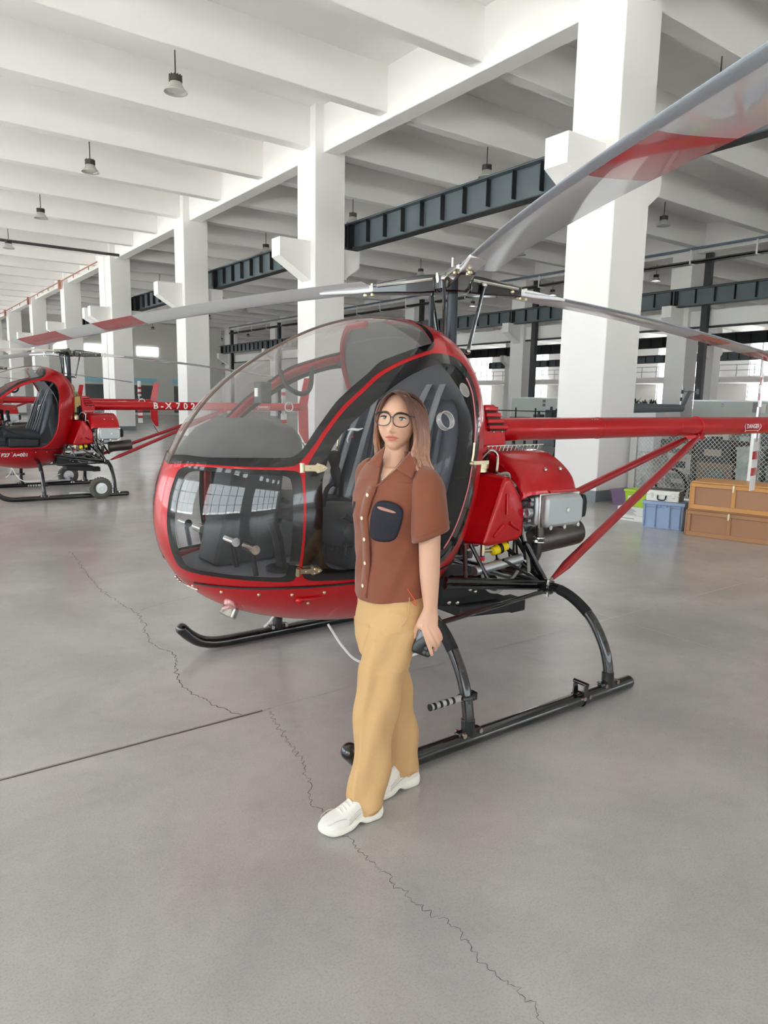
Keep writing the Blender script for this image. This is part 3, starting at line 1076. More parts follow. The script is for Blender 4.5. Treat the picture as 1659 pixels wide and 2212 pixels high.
        o = pt(2.425, 1.628, side, .003)
        n_ = (pt(2.425, 1.628, side, .05) - pt(2.425, 1.628, side, 0)).normalized()
        MB().torus(o, n_, .036, .0025, 28, 6).lathe([(.0005, .001), (.035, .001)], o, n_, 28, caps=False).build('round_vent', M_vent, d)  # pale disc: light showing in the vent hole put into its colour
    # brown seam bead on the windshield centre line
    row = []
    p0, p1 = atan2(WS_OUT_UV[-1][1], WS_OUT_UV[-1][0]), atan2(WS_OUT_UV[0][1], WS_OUT_UV[0][0])
    for k in range(71):
        ph = p0 + (p1 - p0) * k / 70
        row.append(pod([(cos(ph), sin(ph))], -1, .0)[0])
    MB().tube(row, .0065, 8).build('windshield_seam', mat('brown_sealant', (112, 92, 84), .5), H)
    # belly screws, hull
    for side in (-1, 1):
        first = None
        for x, z in ((1.187, .712), (1.265, .704), (1.394, .699), (1.525, .695), (1.665, .697), (1.82, .70), (1.98, .70), (2.14, .70), (2.30, .70)):
            p = pt(x, z, side, .002)
            if first is None:
                first = MB().ball((0, 0, 0), (.0085, .006, .0085), 10, 6).build('screw', M_brass, H, org=(0, 0, 0))
                first.location = p - Vector(H.location)
            else:
                cc = first.copy(); COL.objects.link(cc); cc.location = p - Vector(H.location)
        p = pt(1.618, .639, side, .004)
        cc = first.copy(); COL.objects.link(cc); cc.location = p - Vector(H.location)
        # static port with a small scoop
        p = pt(1.572, .658, side, .002)
        sb = MB().ball(p, (.022, .018, .02), 14, 8)
        q = [pt(1.572 + .09 * k / 6, .668 + .006 * k / 6, side, .006) for k in range(7)]
        sb.tube(q, [.007, .006, .006, .005, .004, .003, .002], 6)
        sb.build('static_port', M_red, H)
    # belly landing light and nose probe bar
    p = Vector((1.36, YC - .10, .575))
    lb = MB().lathe([(.02, -.05), (.036, -.02), (.042, .01), (.045, .03), (.040, .034), (.001, .03)], p, (-.5, 0, -.86), 20)
    o_ = lb.build('landing_light', M_chrome, H)
    MB().lathe([(.001, .033), (.039, .036)], p, (-.5, 0, -.86), 20, caps=False).build('lamp_lens', M_pane, o_)
    nb = MB()
    path = [pt(x_, z_, -1, .012) for x_, z_ in ((1.20, .708), (1.18, .716), (1.165, .724), (1.152, .735), (1.142, .748))]
    nb.tube([tuple(p_) for p_ in path], .004, 6)
    for p_ in path:
        nb.ball(tuple(p_), .0075, 8, 6)
    nb.build('nose_bracket', M_chrome, H)
    # thin white hoses below the belly
    MB().tube(spline([(1.85, 2.98, .44), (1.90, 2.92, .33), (1.97, 2.88, .25), (2.08, 2.84, .235), (2.3, 2.8, .25), (2.5, 2.78, .34)], 8), .007, 6).build('drain_hose', M_wirebl, H)
    MB().tube(spline([(1.93, 3.62, .52), (1.95, 3.70, .34), (1.90, 3.72, .25), (1.86, 3.72, .22)], 8), .007, 6).build('drain_hose', M_wirebl, H)

    # --- cabin inside
    fl_ = MB()
    xs_ = np.linspace(1.16, 2.58, 24)
    L, R = [], []
    for x in xs_:
        e = 0.0
        uvp = disc([(x, .775)])
        t = min(np.hypot(*uvp[0]), 1)
        e = PW * cos(t * pi / 2) - .03
        L.append((x, YC - max(e, .02), .775)); R.append((x, YC + max(e, .02), .775))
    fl_.grid([L, R])
    fl_.build('cabin_floor', M_carpet, H, smooth=False)
    # bulkhead behind the seats
    bh = MB()
    rows = []
    for z in np.concatenate([np.linspace(.79, 1.6, 10), np.linspace(1.65, 1.965, 12)]):
        x = float(np.interp(z, [.79, 1.3, 1.55, 1.7, 1.8, 1.9, 1.97], [2.56, 2.52, 2.47, 2.38, 2.31, 2.24, 2.19]))
        uvp = disc([(x, z)])
        e = max(PW * cos(min(np.hypot(*uvp[0]), 1) * pi / 2) - .03, .05)
        rows.append([(x, YC - e + 2 * e * k / 8, z) for k in range(9)])
    bh.grid(rows)
    bh.build('bulkhead', M_liner, H)
    rim = [r_[-1] for r_ in rows[9:]] + [rows[-1][4]]
    MB().tube(rim, .019, 8).build('roof_hoop', M_redd, H)
    for sy in (-.33, .20):
        y = YC + sy
        st = MB()
        sec = []
        for z, x, hw, th in ((.93, 2.20, .19, .05), (1.02, 2.26, .215, .06), (1.16, 2.30, .225, .065), (1.32, 2.35, .22, .06), (1.44, 2.385, .195, .055), (1.53, 2.41, .15, .05), (1.58, 2.42, .11, .035)):
            sec.append([(x - th * (1 if abs(cos(a)) > 2 else 1) * sin(a) * (.75 + .25 * abs(cos(a))), y + hw * np.sign(cos(a)) * abs(cos(a)) ** .6, z) for a in np.linspace(0, 2 * pi, 24, endpoint=False)])
        so = st.rings(sec).build('seat_back', M_seat, H, angle=60)
        # side bolsters, ribs
        rb = MB()
        for q in (-.17, -.10, .10, .17):
            rb.tube(spline([(2.165, y + q, .95), (2.235, y + q, 1.16), (2.285, y + q * .95, 1.33), (2.33, y + q * .8, 1.48)], 6), [.003, .008] + [.013] * 14 + [.011, .007, .002], 8)
        rb.build('seat_bolster', M_seat, so)
        cu_ = MB()
        sec = []
        for x, z, hh in ((1.72, .96, .05), (1.76, .98, .085), (1.86, .985, .095), (2.0, .97, .095), (2.14, .95, .09), (2.22, .94, .06)):
            sec.append([(x, y + .21 * np.sign(cos(a)) * abs(cos(a)) ** .5, z + hh * np.sign(sin(a)) * abs(sin(a)) ** .6) for a in np.linspace(0, 2 * pi, 24, endpoint=False)])
        co = cu_.rings(sec).build('seat_cushion', M_seatd, H, angle=60)
        MB().box((1.78, y - .19, .78), (2.2, y + .19, .92)).build('seat_base', M_seatd, H, bevel=.02)
        fr_ = MB()
        for k in range(15):
            fr_.tube([(1.735, y - .2 + .4 * k / 14, .93), (1.725, y - .2 + .4 * k / 14, .88)], .006, 5)
        fr_.build('cushion_gathers', M_seatd, co)
        # white stitched swoosh and small red mark
        lb = MB()
        e0 = Vector((2.272, y, 1.385))
        def onb(dy, dz):
            return (2.262 + .30 * dz - .004, y + dy, 1.385 + dz)
        lb.tube([onb(.07, .015), onb(.03, .022), onb(-.03, .02), onb(-.075, .03)], [.004, .008, .008, .003], 6)
        lb.tube([onb(.03, .018), onb(.045, -.01), onb(.05, -.04), onb(.035, -.055)], [.007, .006, .006, .003], 6)
        lb.build('seat_emblem', M_label, so)
        MB().ball(onb(.005, -.02), (.004, .01, .008), 8, 5).build('seat_emblem_dot', M_labelr, so)
        # shoulder belts
        bl = MB()
        for q in (-.07, .07):
            P = spline([(2.50, y + q * .6, 1.76), (2.40, y + q * .8, 1.62), (2.315, y + q, 1.42), (2.225, y + q * 1.1, 1.16), (2.16, y + q * 1.3, 1.0)], 8)
            A = [(p[0] - .015, p[1] - .024, p[2]) for p in P]
            B_ = [(p[0] - .015, p[1] + .024, p[2]) for p in P]
            bl.grid([A, B_])
        bl.build('seat_belt', M_belt, so, solid=.003)
    # instrument hood and centre console
    hd = MB()
    sec = []
    for x, w_, z0, z1 in ((1.21, .16, 1.275, 1.30), (1.27, .21, 1.27, 1.355), (1.35, .25, 1.265, 1.435), (1.44, .27, 1.26, 1.475), (1.55, .28, 1.25, 1.475), (1.66, .275, 1.24, 1.455), (1.70, .25, 1.25, 1.42)):
        sec.append([(x, YC + .06 + w_ * np.sign(cos(a)) * abs(cos(a)) ** .45, (z0 + z1) / 2 + (z1 - z0) / 2 * np.sign(sin(a)) * abs(sin(a)) ** .6) for a in np.linspace(0, 2 * pi, 28, endpoint=False)])
    ip = hd.rings(sec).build('instrument_panel', M_dash, H, angle=60)
    first = None
    for gy, gz in ((-.13, 1.39), (0, 1.39), (.13, 1.39), (-.13, 1.30), (0, 1.30), (.13, 1.30)):
        if first is None:
            first = MB().cyl((1.695, YC + .06 + gy, gz), (1.715, YC + .06 + gy, gz), .038, 18).build('gauge', M_chrome, ip)
        else:
            cc = first.copy(); COL.objects.link(cc); cc.location = (0, gy + .13, gz - 1.39)
    MB().prism([(1.30, .78), (1.62, .78), (1.68, 1.27), (1.42, 1.29)], YC - .06, YC + .16).build('console', M_dash, H, bevel=.015)
    # floor tunnel and control sticks
    MB().box((1.6, YC - .05, .78), (2.3, YC + .09, .96)).build('centre_tunnel', M_liner, H, bevel=.02)
    for sy in (-.28, .30):
        y = YC + sy
        ck = MB().tube(spline([(1.78, y, .80), (1.76, y, 1.0), (1.78, y, 1.14), (1.84, y, 1.18)], 6), .012, 8)
        st = ck.build('cyclic_stick', M_mblack, H)
        gb = MB().lathe([(.010, 0), (.02, .012), (.022, .03), (.018, .045), (.024, .062), (.026, .08), (.02, .098), (.024, .115), (.030, .13), (.034, .15), (.028, .168), (.012, .176)], (1.84, y, 1.155), (-.12, 0, 1), 14)
        gb.build('grip', M_rubber, st)
        # horizontal lever and stick base
        pd = MB()
        for q in (-.10, .10):
            pd.tube([(1.36, y + q, .80), (1.34, y + q, .92)], .012, 8)
        pd.build('pedal_arm', M_mblack, H)
        pd = MB()
        for q in (-.10, .10):
            pd.cyl((1.335, y + q - .05, .925), (1.335, y + q + .05, .925), .021, 12)
        pd.build('pedal', M_chrome, H)
        MB().tube(spline([(2.05, y - .24, .95), (1.86, y - .25, .99), (1.72, y - .25, 1.06)], 5), .015, 8).build('collective_lever', M_mblack, H)
        cp = MB().cyl((1.54, y, .782), (1.54, y, .80), .075, 14)
        cp.tube([(1.54, y, .80), (1.52, y, .93), (1.49, y, 1.02)], .024, 10)
        cp.build('stick_mount', M_mblack, H)
    # compass box and grab strap on the far frame
    cb = MB().box((1.74, YC + .33, 1.545), (1.81, YC + .41, 1.66)).build('compass', M_dash, H, bevel=.008)
    MB().box((1.733, YC + .35, 1.58), (1.739, YC + .385, 1.625)).build('compass_card', M_label, cb, smooth=False)
    P = spline([(1.93, YC + .46, 1.725), (1.95, YC + .42, 1.64), (2.03, YC + .40, 1.60), (2.10, YC + .42, 1.64), (2.13, YC + .45, 1.78)], 8)
    MB().tube(P, .014, 8).build('grab_strap', M_rubber, H)
    build_rotor(H)
    build_tail(H)
    build_engine(H)
    build_skids(H)
    return H

def airfoil(c0, c1, n=9):
    """section outline between chord fractions c0..c1 (x along chord from leading edge, z thickness), as a closed loop"""
    def th(x):
        return 5 * .12 * (.2969 * sqrt(max(x, 0)) - .126 * x - .3516 * x * x + .2843 * x ** 3 - .1015 * x ** 4)
    X = [c0 + (c1 - c0) * (.5 - .5 * cos(pi * k / n)) if c0 < .01 else c0 + (c1 - c0) * k / n for k in range(n + 1)]
    up = [(x, th(x)) for x in X]
    lo = [(x, -th(x) * .75) for x in X[::-1]]
    return up + lo

def build_rotor(H):
    hub = Vector((2.79, YC, 2.235))
    mast = MB().cyl((2.79, YC, 1.62), (2.79, YC, 2.20), .031, 20)
    mast.cyl((2.79, YC, 1.60), (2.79, YC, 1.74), .045, 20)
    mast.build('rotor_mast', M_mast, H)
    hb = MB()
    hb.lathe([(.03, -.06), (.085, -.055), (.105, -.035), (.105, .03), (.08, .05), (.03, .055)], hub, (0, 0, 1), 20)
    hb.cyl(hub + Vector((0, 0, .03)), hub + Vector((0, 0, .075)), .03, 12)
    h_ = hb.build('rotor_hub', M_black, H)
    tp = MB().cyl(hub + Vector((-.015, -.01, .05)), hub + Vector((-.015, -.01, .135)), .009, 8)
    tp.ball(hub + Vector((-.015, -.01, .135)), .01, 8, 5)
    tp.build('top_pin', M_chrome, h_)
    bo = MB()
    for k in range(9):
        a = k * 2 * pi / 9 + .2
        bo.lathe([(.014, -.02), (.014, .02), (.009, .021), (.009, .032)], hub + Vector((.10 * cos(a), .10 * sin(a), .012 + .006 * (k % 3))), (cos(a) * .2, sin(a) * .2, 1), 6)
    bo.build('hub_bolts', M_brass, h_)
    sw = MB().lathe([(.05, -.012), (.085, -.01), (.085, .012), (.05, .014)], (2.79, YC, 1.86), (0, 0, 1), 20)
    sw.build('swash_plate', M_mast, H)
    droops = {117: (.0, .02, .052, .0125), -3: (.0, .035, .055, .011), -123: (.0, .0, .045, .0125)}
    for az in (117, -3, -123):
        a = radians(az)
        d = Vector((cos(a), sin(a), 0))
        le = Vector((sin(a), -cos(a), 0))           # leading edge side
        def zc(r):
            q = max(0, r - .3)
            return hub.z - .012 * q - .021 * q * q + .0009 * q ** 3 - (.01 if az == -3 else .013 if az == 117 else 0) * min(q, 2.6)
        def P(r, c, z):                              # c along chord from leading edge (fraction of chord), metres
            return tuple(Vector((hub.x, hub.y, zc(r))) + d * r + le * (-(c - .27) * CH) + Vector((0, 0, z * CH - (c - .27) * CH * PIT)))
        CH, PIT = .185, (-.20 if az == 117 else .10)
        rb = thing_part('rotor_blade', H, hub)
        def seg(name, r0, r1, c0, c1, m, n, off=0.0, skew=0.0):
            sec = airfoil(c0, c1)
            if off:
                sec = [(x, z + off * (1 if z >= 0 else -1)) for x, z in sec]
            rs = []
            for k in range(n + 1):
                r = r0 + (r1 - r0) * k / n
                rs.append([P(r + skew * (x - .14), x, z) for x, z in sec])
            return MB().rings(rs).build(name, m, rb, angle=40)
        K = .14
        seg('blade_skin', .52, 2.36, K, 1, M_blade, 20)
        seg('red_band', 2.36, 2.76, K, 1, M_redd_g, 6, 0, 0.0)
        seg('blade_skin', 2.76, 3.14, K, 1, M_blade, 6)
        seg('red_tip_band', 3.14, 3.58, K, 1, M_redd_g, 6)
        seg('blade_tip', 3.58, 3.66, K, 1, M_blade, 2)
        seg('leading_edge', .80, 3.66, 0, K + .002, M_bladeg, 30, .002)
        seg('leading_edge_root', .52, .80, 0, K + .002, M_blade, 5, .002)
        # root block fixed with two bolts
        fr = MB()
        def box_ring(r, w, h_):
            o = Vector((hub.x, hub.y, zc(r))) + d * r
            return [tuple(o + le * (w * sx) + Vector((0, 0, h_ * sz))) for sx, sz in ((-1, -1), (1, -1), (1, 1), (-1, 1))]
        fr.rings([box_ring(.47, .040, .020), box_ring(.62, .042, .019), box_ring(.86, .055, .008)])
        fr.build('root_fairing', M_white, rb, bevel=.006)
        # black grip from hub to blade
        g = MB()
        g.rings([box_ring(.085, .060, .050), box_ring(.18, .057, .052), box_ring(.34, .047, .040), box_ring(.50, .041, .029)])
        gr = g.build('blade_grip', M_black, rb, bevel=.009)
        pl = MB()
        for s_ in (-1, 1):
            a0 = Vector((hub.x, hub.y, zc(.1))) + d * .10 + le * (.053 * s_)
            a1 = Vector((hub.x, hub.y, zc(.48))) + d * .46 + le * (.044 * s_)
            pl.tube([a0 + Vector((0, 0, .022)), a1 + Vector((0, 0, .013))], .011, 8)
        pl.build('grip_rail', M_chrome, gr)
        bl = MB()
        for r in (.515, .565):
            o = Vector((hub.x, hub.y, zc(r))) + d * r
            bl.lathe([(.014, -.036), (.014, -.024), (.008, -.02), (.008, .024), (.013, .026), (.013, .034)], o, (0, 0, 1), 8)
        bl.ball(Vector((hub.x, hub.y, zc(.4))) + d * .41 + le * .05 + Vector((0, 0, -.01)), .014, 8, 6)
        bl.build('grip_bolts', M_brass, gr)
        # pitch horn and link
        o = Vector((hub.x, hub.y, zc(.16))) + d * .17 + le * .075
        low = Vector((2.79, YC, 1.86)) + d * .085 + le * .05
        lk = MB().cyl(o, low, .0105, 10)
        lo_ = lk.build('pitch_link', M_black, H)
        MB().ball(o, .018, 10, 6).ball(low, .018, 10, 6).build('link_end', M_chrome, lo_)
    # fixed slider rods beside the mast
    for dx, dy in ((-.085, .09), (-.05, .12)):
        MB().cyl((2.79 + dx, YC + dy, 1.72), (2.79 + dx, YC + dy, 2.17), .011, 10).build('control_rod', M_mast, H)

def thing_part(name, H, at):
    o = bpy.data.objects.new(name, None)
    o.empty_display_size = .05
    COL.objects.link(o)
    o.parent = H
    o.location = Vector(at) - Vector(H.location)
    return o

M_redd_g = mat('band_red_gloss', (190, 38, 44), .16, coat=.9, var=.02)

BOOM_R = .073
def build_tail(H):
    zb = 1.405
    b = MB().cyl((3.08, YC, zb), (7.02, YC, zb + .012), BOOM_R, 36)
    bm_ = b.build('tail_boom', M_red, H)
    rg = MB()
    for x in (4.17, 5.12, 6.05):
        rg.torus((x, YC, zb + .003), (1, 0, 0), BOOM_R + .0005, .0025, 36, 6)
    rg.build('boom_joint', M_redd, bm_)
    first = None
    for x in (4.06, 4.09, 4.12, 4.98, 5.01, 5.04, 5.95, 5.98, 6.01):
        for s_ in (-1, 1):
            a = radians(58)
            p = Vector((x, YC + s_ * BOOM_R * cos(a), zb + BOOM_R * sin(a)))
            if first is None:
                first = MB().ball((0, 0, 0), .006, 8, 5).build('rivet', M_brass, bm_, org=(0, 0, 0))
                first.location = p - Vector(H.location)
            else:
                c = first.copy(); COL.objects.link(c); c.location = p - Vector(H.location)
    wrap_text(bm_, 'DANGER', .052, 6.20, zb + .004, M_label, 'danger_lettering', bold=.0012)
    # arrow-ended border round the word
    def out(s_):
        return [(-.125 * s_ - .0, -.034 * s_), (.10 * s_, -.034 * s_), (.10 * s_, -.046 * s_), (.148 * s_, 0), (.10 * s_, .046 * s_), (.10 * s_, .034 * s_), (-.10 * s_, .034 * s_), (-.10 * s_, .046 * s_), (-.125, 0), (-.10 * s_, -.046 * s_), (-.10 * s_, -.034 * s_)]
    fr = MB()
    pts = [(-.105, -.036), (.105, -.036), (.105, -.047), (.138, 0), (.105, .047), (.105, .036), (-.105, .036), (-.105, .047), (-.138, 0), (-.105, -.047)]
    for side in (-1, 1):
        ring = []
        for k in range(len(pts)):
            p, q = pts[k], pts[(k + 1) % len(pts)]
            for i in range(6):
                u, v = p[0] + (q[0] - p[0]) * i / 6, p[1] + (q[1] - p[1]) * i / 6
                y = sqrt(max((BOOM_R + .001) ** 2 - (v + .004) ** 2, 0))
                ring.append((6.20 + u, YC + side * y, zb + .004 + v))
        fr.tube(ring, .0024, 5, closed=True)
    fr.build('danger_border', M_label, bm_)
    # struts from the frame to the boom
    for s_ in (-1, 1):
        a = Vector((3.24, YC + s_ * .44, .53))
        c = Vector((5.41, YC + s_ * .035, 1.325))
        u = (c - a).normalized()
        st = MB().tube([a + u * .03, a + u * .20, c - u * .16, c - u * .02], [.012, .029, .029, .014], 14).build('boom_strut', M_redd, H)
        MB().tube([a - u * .04, a + u * .05], .010, 10).ball(a - u * .03, .017, 10, 6).ball(c, .017, 10, 6).build('strut_end', M_chrome, st)
    cl = MB().box((5.36, YC - .05, 1.31), (5.48, YC + .05, 1.345))
    cl.torus((5.42, YC, zb + .006), (1, 0, 0), BOOM_R + .002, .006, 30, 6)
    for s_ in (-1, 1):
        for x in (5.38, 5.42, 5.46):
            cl.ball((x, YC + s_ * .058, 1.348), .008, 8, 5)
    cl.build('strut_bracket', M_red, H)
    # fin with tail rotor on the far side
    fin = MB().prism([(7.0, 1.38), (7.20, 1.38), (7.30, 1.98), (7.14, 1.98)], YC + .0, YC + .03)
    fin.prism([(7.0, 1.44), (7.02, .92), (7.16, .70), (7.24, .70), (7.22, 1.44)], YC + .0, YC + .03)
    fo = fin.build('tail_fin', M_red, H, smooth=False, bevel=.008)
    MB().tube([(7.10, YC + .015, .72), (7.22, YC + .015, .52), (7.45, YC + .015, .50)], .012, 8).build('tail_skid', M_black, fo)
    gb = MB().lathe([(.05, -.06), (.08, -.05), (.085, .03), (.06, .06), (.03, .10), (.025, .16)], (6.74, YC, 1.415), (0, 1, 0), 20)
    gb.build('tail_gearbox', M_alu, H)
    MB().torus((6.74, YC - .09, 1.415), (0, 1, 0), .085, .012, 28, 8).build('gearbox_guard', M_white, H)
    tr = thing_part('tail_rotor', H, (6.74, YC + .16, 1.415))
    for s_ in (-1, 1):
        def rings(z0, z1):
            sec = airfoil(0, 1, 7)
            return [[(6.74 + (x - .35) * (.145 if s_ < 0 else .105), YC + .16 + z_ * .09 + (x - .35) * .02, 1.415 + s_ * (z0 + (z1 - z0) * k / 3)) for x, z_ in sec] for k in range(4)]
        cuts = [(.16, .22, M_white), (.22, .285, M_redd_g), (.285, .36, M_white), (.36, .43, M_redd_g), (.43, .60, M_white)] if s_ > 0 else [(.13, .25, M_white), (.25, .325, M_redd_g), (.325, .405, M_white), (.405, .48, M_redd_g), (.48, .62, M_white)]
        for z0, z1, m in cuts:
            MB().rings(rings(z0, z1)).build('blade_stripe' if m is M_redd_g else 'blade_section', m, tr, angle=40)
        MB().box((6.72, YC + .145, 1.415 + s_ * .02), (6.76, YC + .175, 1.415 + s_ * .15)) if False else None
        r_ = MB()
        z0, z1 = 1.415 + s_ * .03, 1.415 + s_ * .16
        r_.box((6.722, YC + .15, min(z0, z1)), (6.758, YC + .17, max(z0, z1)))
        r_.build('blade_root', M_alu, tr, smooth=False)
    MB().lathe([(.02, -.05), (.045, -.04), (.045, .04), (.02, .05)], (6.74, YC + .16, 1.415), (0, 1, 0), 16).build('tail_hub', M_mast, tr)

def wrap_text(parent, body, size, x, z, m, name, bold=0.0, r=None, side=-1, zc=None):
    r = BOOM_R + .0015 if r is None else r
    vs, fs = text_mesh(body, size, bold=bold)
    z0 = z if zc is None else zc
    V = []
    for v in vs:
        zz = z + v[1] - z0 if zc is not None else v[1]
        V.append((x + v[0], YC + side * sqrt(max(r * r - zz * zz, 0)), z0 + zz if zc is not None else z + v[1]))
    return MB().add(V, fs).build(name, m, parent, smooth=False)

def build_engine(H):
    # louvred red housing where the boom meets the frame
    lv = MB()
    prof = [(2.92, 1.555), (3.035, 1.56), (3.065, 1.525), (3.10, 1.475), (3.13, 1.42), (3.145, 1.32), (3.105, 1.31), (3.095, 1.12), (2.93, 1.12), (2.93, 1.30)]
    ho = lv.prism(prof, YC - .13, YC + .13).build('boom_housing', M_red, H, bevel=.012)
    for s_ in (-1, 1):
        for k in range(4):
            z = 1.548 - .036 * k
            x0, x1 = 2.945 + .010 * k, 3.045 + .026 * k
            y0, y1 = YC + s_ * .10, YC + s_ * (.142 + .005 * k)
            MB().prism([(x0, z - .026), (x1 + .008, z - .026), (x1, z), (x0, z)], min(y0, y1), max(y0, y1)).build('louvre', M_red, ho, bevel=.006)
            MB().box((x0 + .01, min(y0, y1 - s_ * .008), z - .036), (x1, max(y0, y1 - s_ * .008), z - .026)).build('louvre_slot', M_mblack, ho, smooth=False)
    first = None
    for x, z in ((3.03, 1.40), (3.10, 1.40), (2.99, 1.30), (3.06, 1.22)):
        for s_ in (-1, 1):
            p = Vector((x, YC + s_ * .132, z))
            if first is None:
                first = MB().ball((0, 0, 0), (.008, .005, .008), 8, 5).build('screw', M_brass, ho, org=(0, 0, 0)); first.location = p - Vector(H.location)
            else:
                c = first.copy(); COL.objects.link(c); c.location = p - Vector(H.location)
    # main gearbox and drive behind the cabin
    gb = MB().box((2.72, YC - .10, 1.22), (2.98, YC + .10, 1.56))
    gb.lathe([(.12, 0), (.13, .02), (.13, .05), (.08, .07), (.07, .16), (.05, .2)], (2.79, YC, 1.54), (0, 0, 1), 20)
    gb.cyl((2.9, YC, 1.41), (3.05, YC, 1.41), .06, 16)
    gb.build('main_gearbox', M_gold, H, bevel=.012)
    bolt = MB()
    for k in range(10):
        a = k * pi / 5
        bolt.ball((2.79 + .11 * cos(a), YC + .11 * sin(a), 1.615), .012, 8, 5)
    for s_ in (-1, 1):
        for x, z in ((2.75, 1.26), (2.95, 1.26), (2.75, 1.5), (2.95, 1.5)):
            bolt.cyl((x, YC + s_ * .09, z), (x, YC + s_ * .115, z), .011, 8)
    bolt.build('gearbox_bolts', M_chrome, H)
    fr = MB()
    for s_ in (-1, 1):
        y = YC + s_ * .14
        yo = YC + s_ * .42
        fr.cyl((2.78, y, 1.60), (2.76, YC + s_ * .16, 1.20), .014, 8)
        fr.cyl((2.98, y, 1.06), (3.18, yo, .55), .014, 8)
        fr.cyl((2.72, y, 1.30), (3.02, y, 1.25), .012, 8)
        fr.cyl((2.98, y, 1.25), (2.62, YC + s_ * .32, .74), .012, 8)
        fr.cyl((3.02, y, 1.12), (3.30, YC + s_ * .25, .62), .014, 8)
    fr.build('mast_frame', M_mblack, H)
    # engine block across the frame, boxer cylinders either side
    eb = MB().box((3.02, YC - .20, .78), (3.36, YC + .20, 1.06))
    eb.cyl((3.0, YC, .92), (2.86, YC, .92), .10, 20)
    eb.build('engine_block', M_alu, H, bevel=.02)
    pk = MB().lathe([(.13, 0), (.145, .01), (.145, .03), (.13, .04), (.13, .06), (.145, .07), (.145, .09), (.12, .10)], (2.86, YC, .92), (1, 0, 0), 24)
    pk.cyl((2.86, YC, 1.32), (2.95, YC, 1.32), .12, 24)
    pk.build('drive_pulley', M_mast, H)
    bt = MB()
    bt.tube([(2.905, YC + .148 * cos(a), .92 + .148 * sin(a)) for a in np.linspace(pi, 2 * pi, 12)] + [(2.905, YC + .123 * cos(a), 1.32 + .123 * sin(a)) for a in np.linspace(0, pi, 12)], .014, 6, closed=True)
    bt.build('drive_belt', M_rubber, H)
    for s_ in (-1, 1):
        def Y(v):
            return YC + s_ * v
        # cylinder barrel with fins and side casting
        cy = MB().cyl((3.17, Y(.18), .965), (3.17, Y(.40), .965), .085, 20)
        for k in range(7):
            y0 = .20 + k * .025
            cy.cyl((3.17, Y(y0), .965), (3.17, Y(y0 + .009), .965), .11, 20)
        cy.build('cylinder', M_alu, H)
        hd = MB()
        hd.rings([[(3.07, Y(.37), .88), (3.40, Y(.37), .88), (3.40, Y(.37), 1.05), (3.07, Y(.37), 1.05)], [(3.07, Y(.46), .875), (3.40, Y(.46), .875), (3.40, Y(.46), 1.05), (3.07, Y(.46), 1.05)]])
        hd.build('cylinder_head', M_alu, H, bevel=.015)
        dt = MB()
        rnd = random.Random(5)
        for k in range(16):
            y, z = .30 + .14 * rnd.random(), .87 + .18 * rnd.random()
            dt.cyl((3.06, Y(y), z), (3.035, Y(y), z), .008 + .006 * rnd.random(), 8)
        dt.lathe([(.030, 0), (.032, .03), (.026, .034), (.018, .02), (.001, .018)], (3.045, Y(.43), .955), (-1, 0, 0), 18, caps=False)
        dt.build('head_studs', M_alu, H)
        vc = MB()
        prof = [(3.095, .885), (3.12, .87), (3.385, .87), (3.42, .90), (3.42, 1.02), (3.385, 1.055), (3.12, 1.055), (3.095, 1.04)]
        vc.prism(prof, Y(.46) if s_ > 0 else Y(.515), Y(.515) if s_ > 0 else Y(.46))
        v_ = vc.build('valve_cover', M_head, H, bevel=.02, seg=3)
        rim = MB().box((3.085, min(Y(.455), Y(.47)), .862), (3.432, max(Y(.455), Y(.47)), 1.062)).build('cover_rim', M_chrome, v_, bevel=.006)
        sc = MB()
        sc.cyl((3.27, Y(.50), .965), (3.27, Y(.523), .965), .014, 6)
        for x, z in ((3.13, .872), (3.37, .872), (3.25, .868)):
            sc.cyl((x, Y(.46), z), (x, Y(.52), z), .013, 8)
        sc.build('cover_bolts', M_chrome, v_)
        bc = MB().prism([(3.425, .915), (3.437, .905), (3.46, .91), (3.468, .95), (3.468, 1.0), (3.455, 1.04), (3.43, 1.045)], min(Y(.38), Y(.50)), max(Y(.38), Y(.50)))
        bc.build('head_end_cover', M_mblack, H, bevel=.008)
        # red cooling shroud over the cylinder: curved shell pulled along X with closed front
        out_ = [(.02, 1.285), (.10, 1.288), (.20, 1.28), (.29, 1.25), (.37, 1.20), (.425, 1.145), (.450, 1.09), (.455, 1.058)]
        inn_ = [(.440, 1.058), (.415, 1.09), (.36, 1.13), (.30, 1.16), (.22, 1.175), (.12, 1.18), (.02, 1.18)]
        o2 = spline(out_, 4)
        sh = MB()
        A = []
        for x, sh_ in ((2.975, .034), (2.985, .018), (3.003, .006), (3.03, 0), (3.24, 0), (3.40, 0), (3.418, .007), (3.425, .02)):
            A.append([(x, Y(max(v - sh_, .0)), z - sh_) for v, z in o2])
        sh.grid(A)
        so = sh.build('cooling_shroud', M_red, H, solid=.0, angle=50)
        # front and rear walls with arched cut-out
        fw = MB()
        i2 = spline(inn_[::-1], 4)
        n_ = min(len(o2), len(i2))
        oo = resample(o2, 24); ii = resample(i2, 24)
        for x, q_ in ((2.975, .034), (3.424, .02)):
            fw.grid([[(x, Y(max(v - q_, 0)), z - q_) for v, z in oo], [(x, Y(v), z) for v, z in ii]])
        fw.build('shroud_end', M_red, so, angle=50)
        # deeper skirt at the rear half of the outboard face
        sk = MB()
        sk.prism([(3.16, 1.08), (3.41, 1.08), (3.418, 1.02), (3.395, .985), (3.25, .98), (3.21, 1.03)], min(Y(.452), Y(.462)), max(Y(.452), Y(.462)))
        sk.build('shroud_skirt', M_red, so, bevel=.008)
        bt_ = MB()
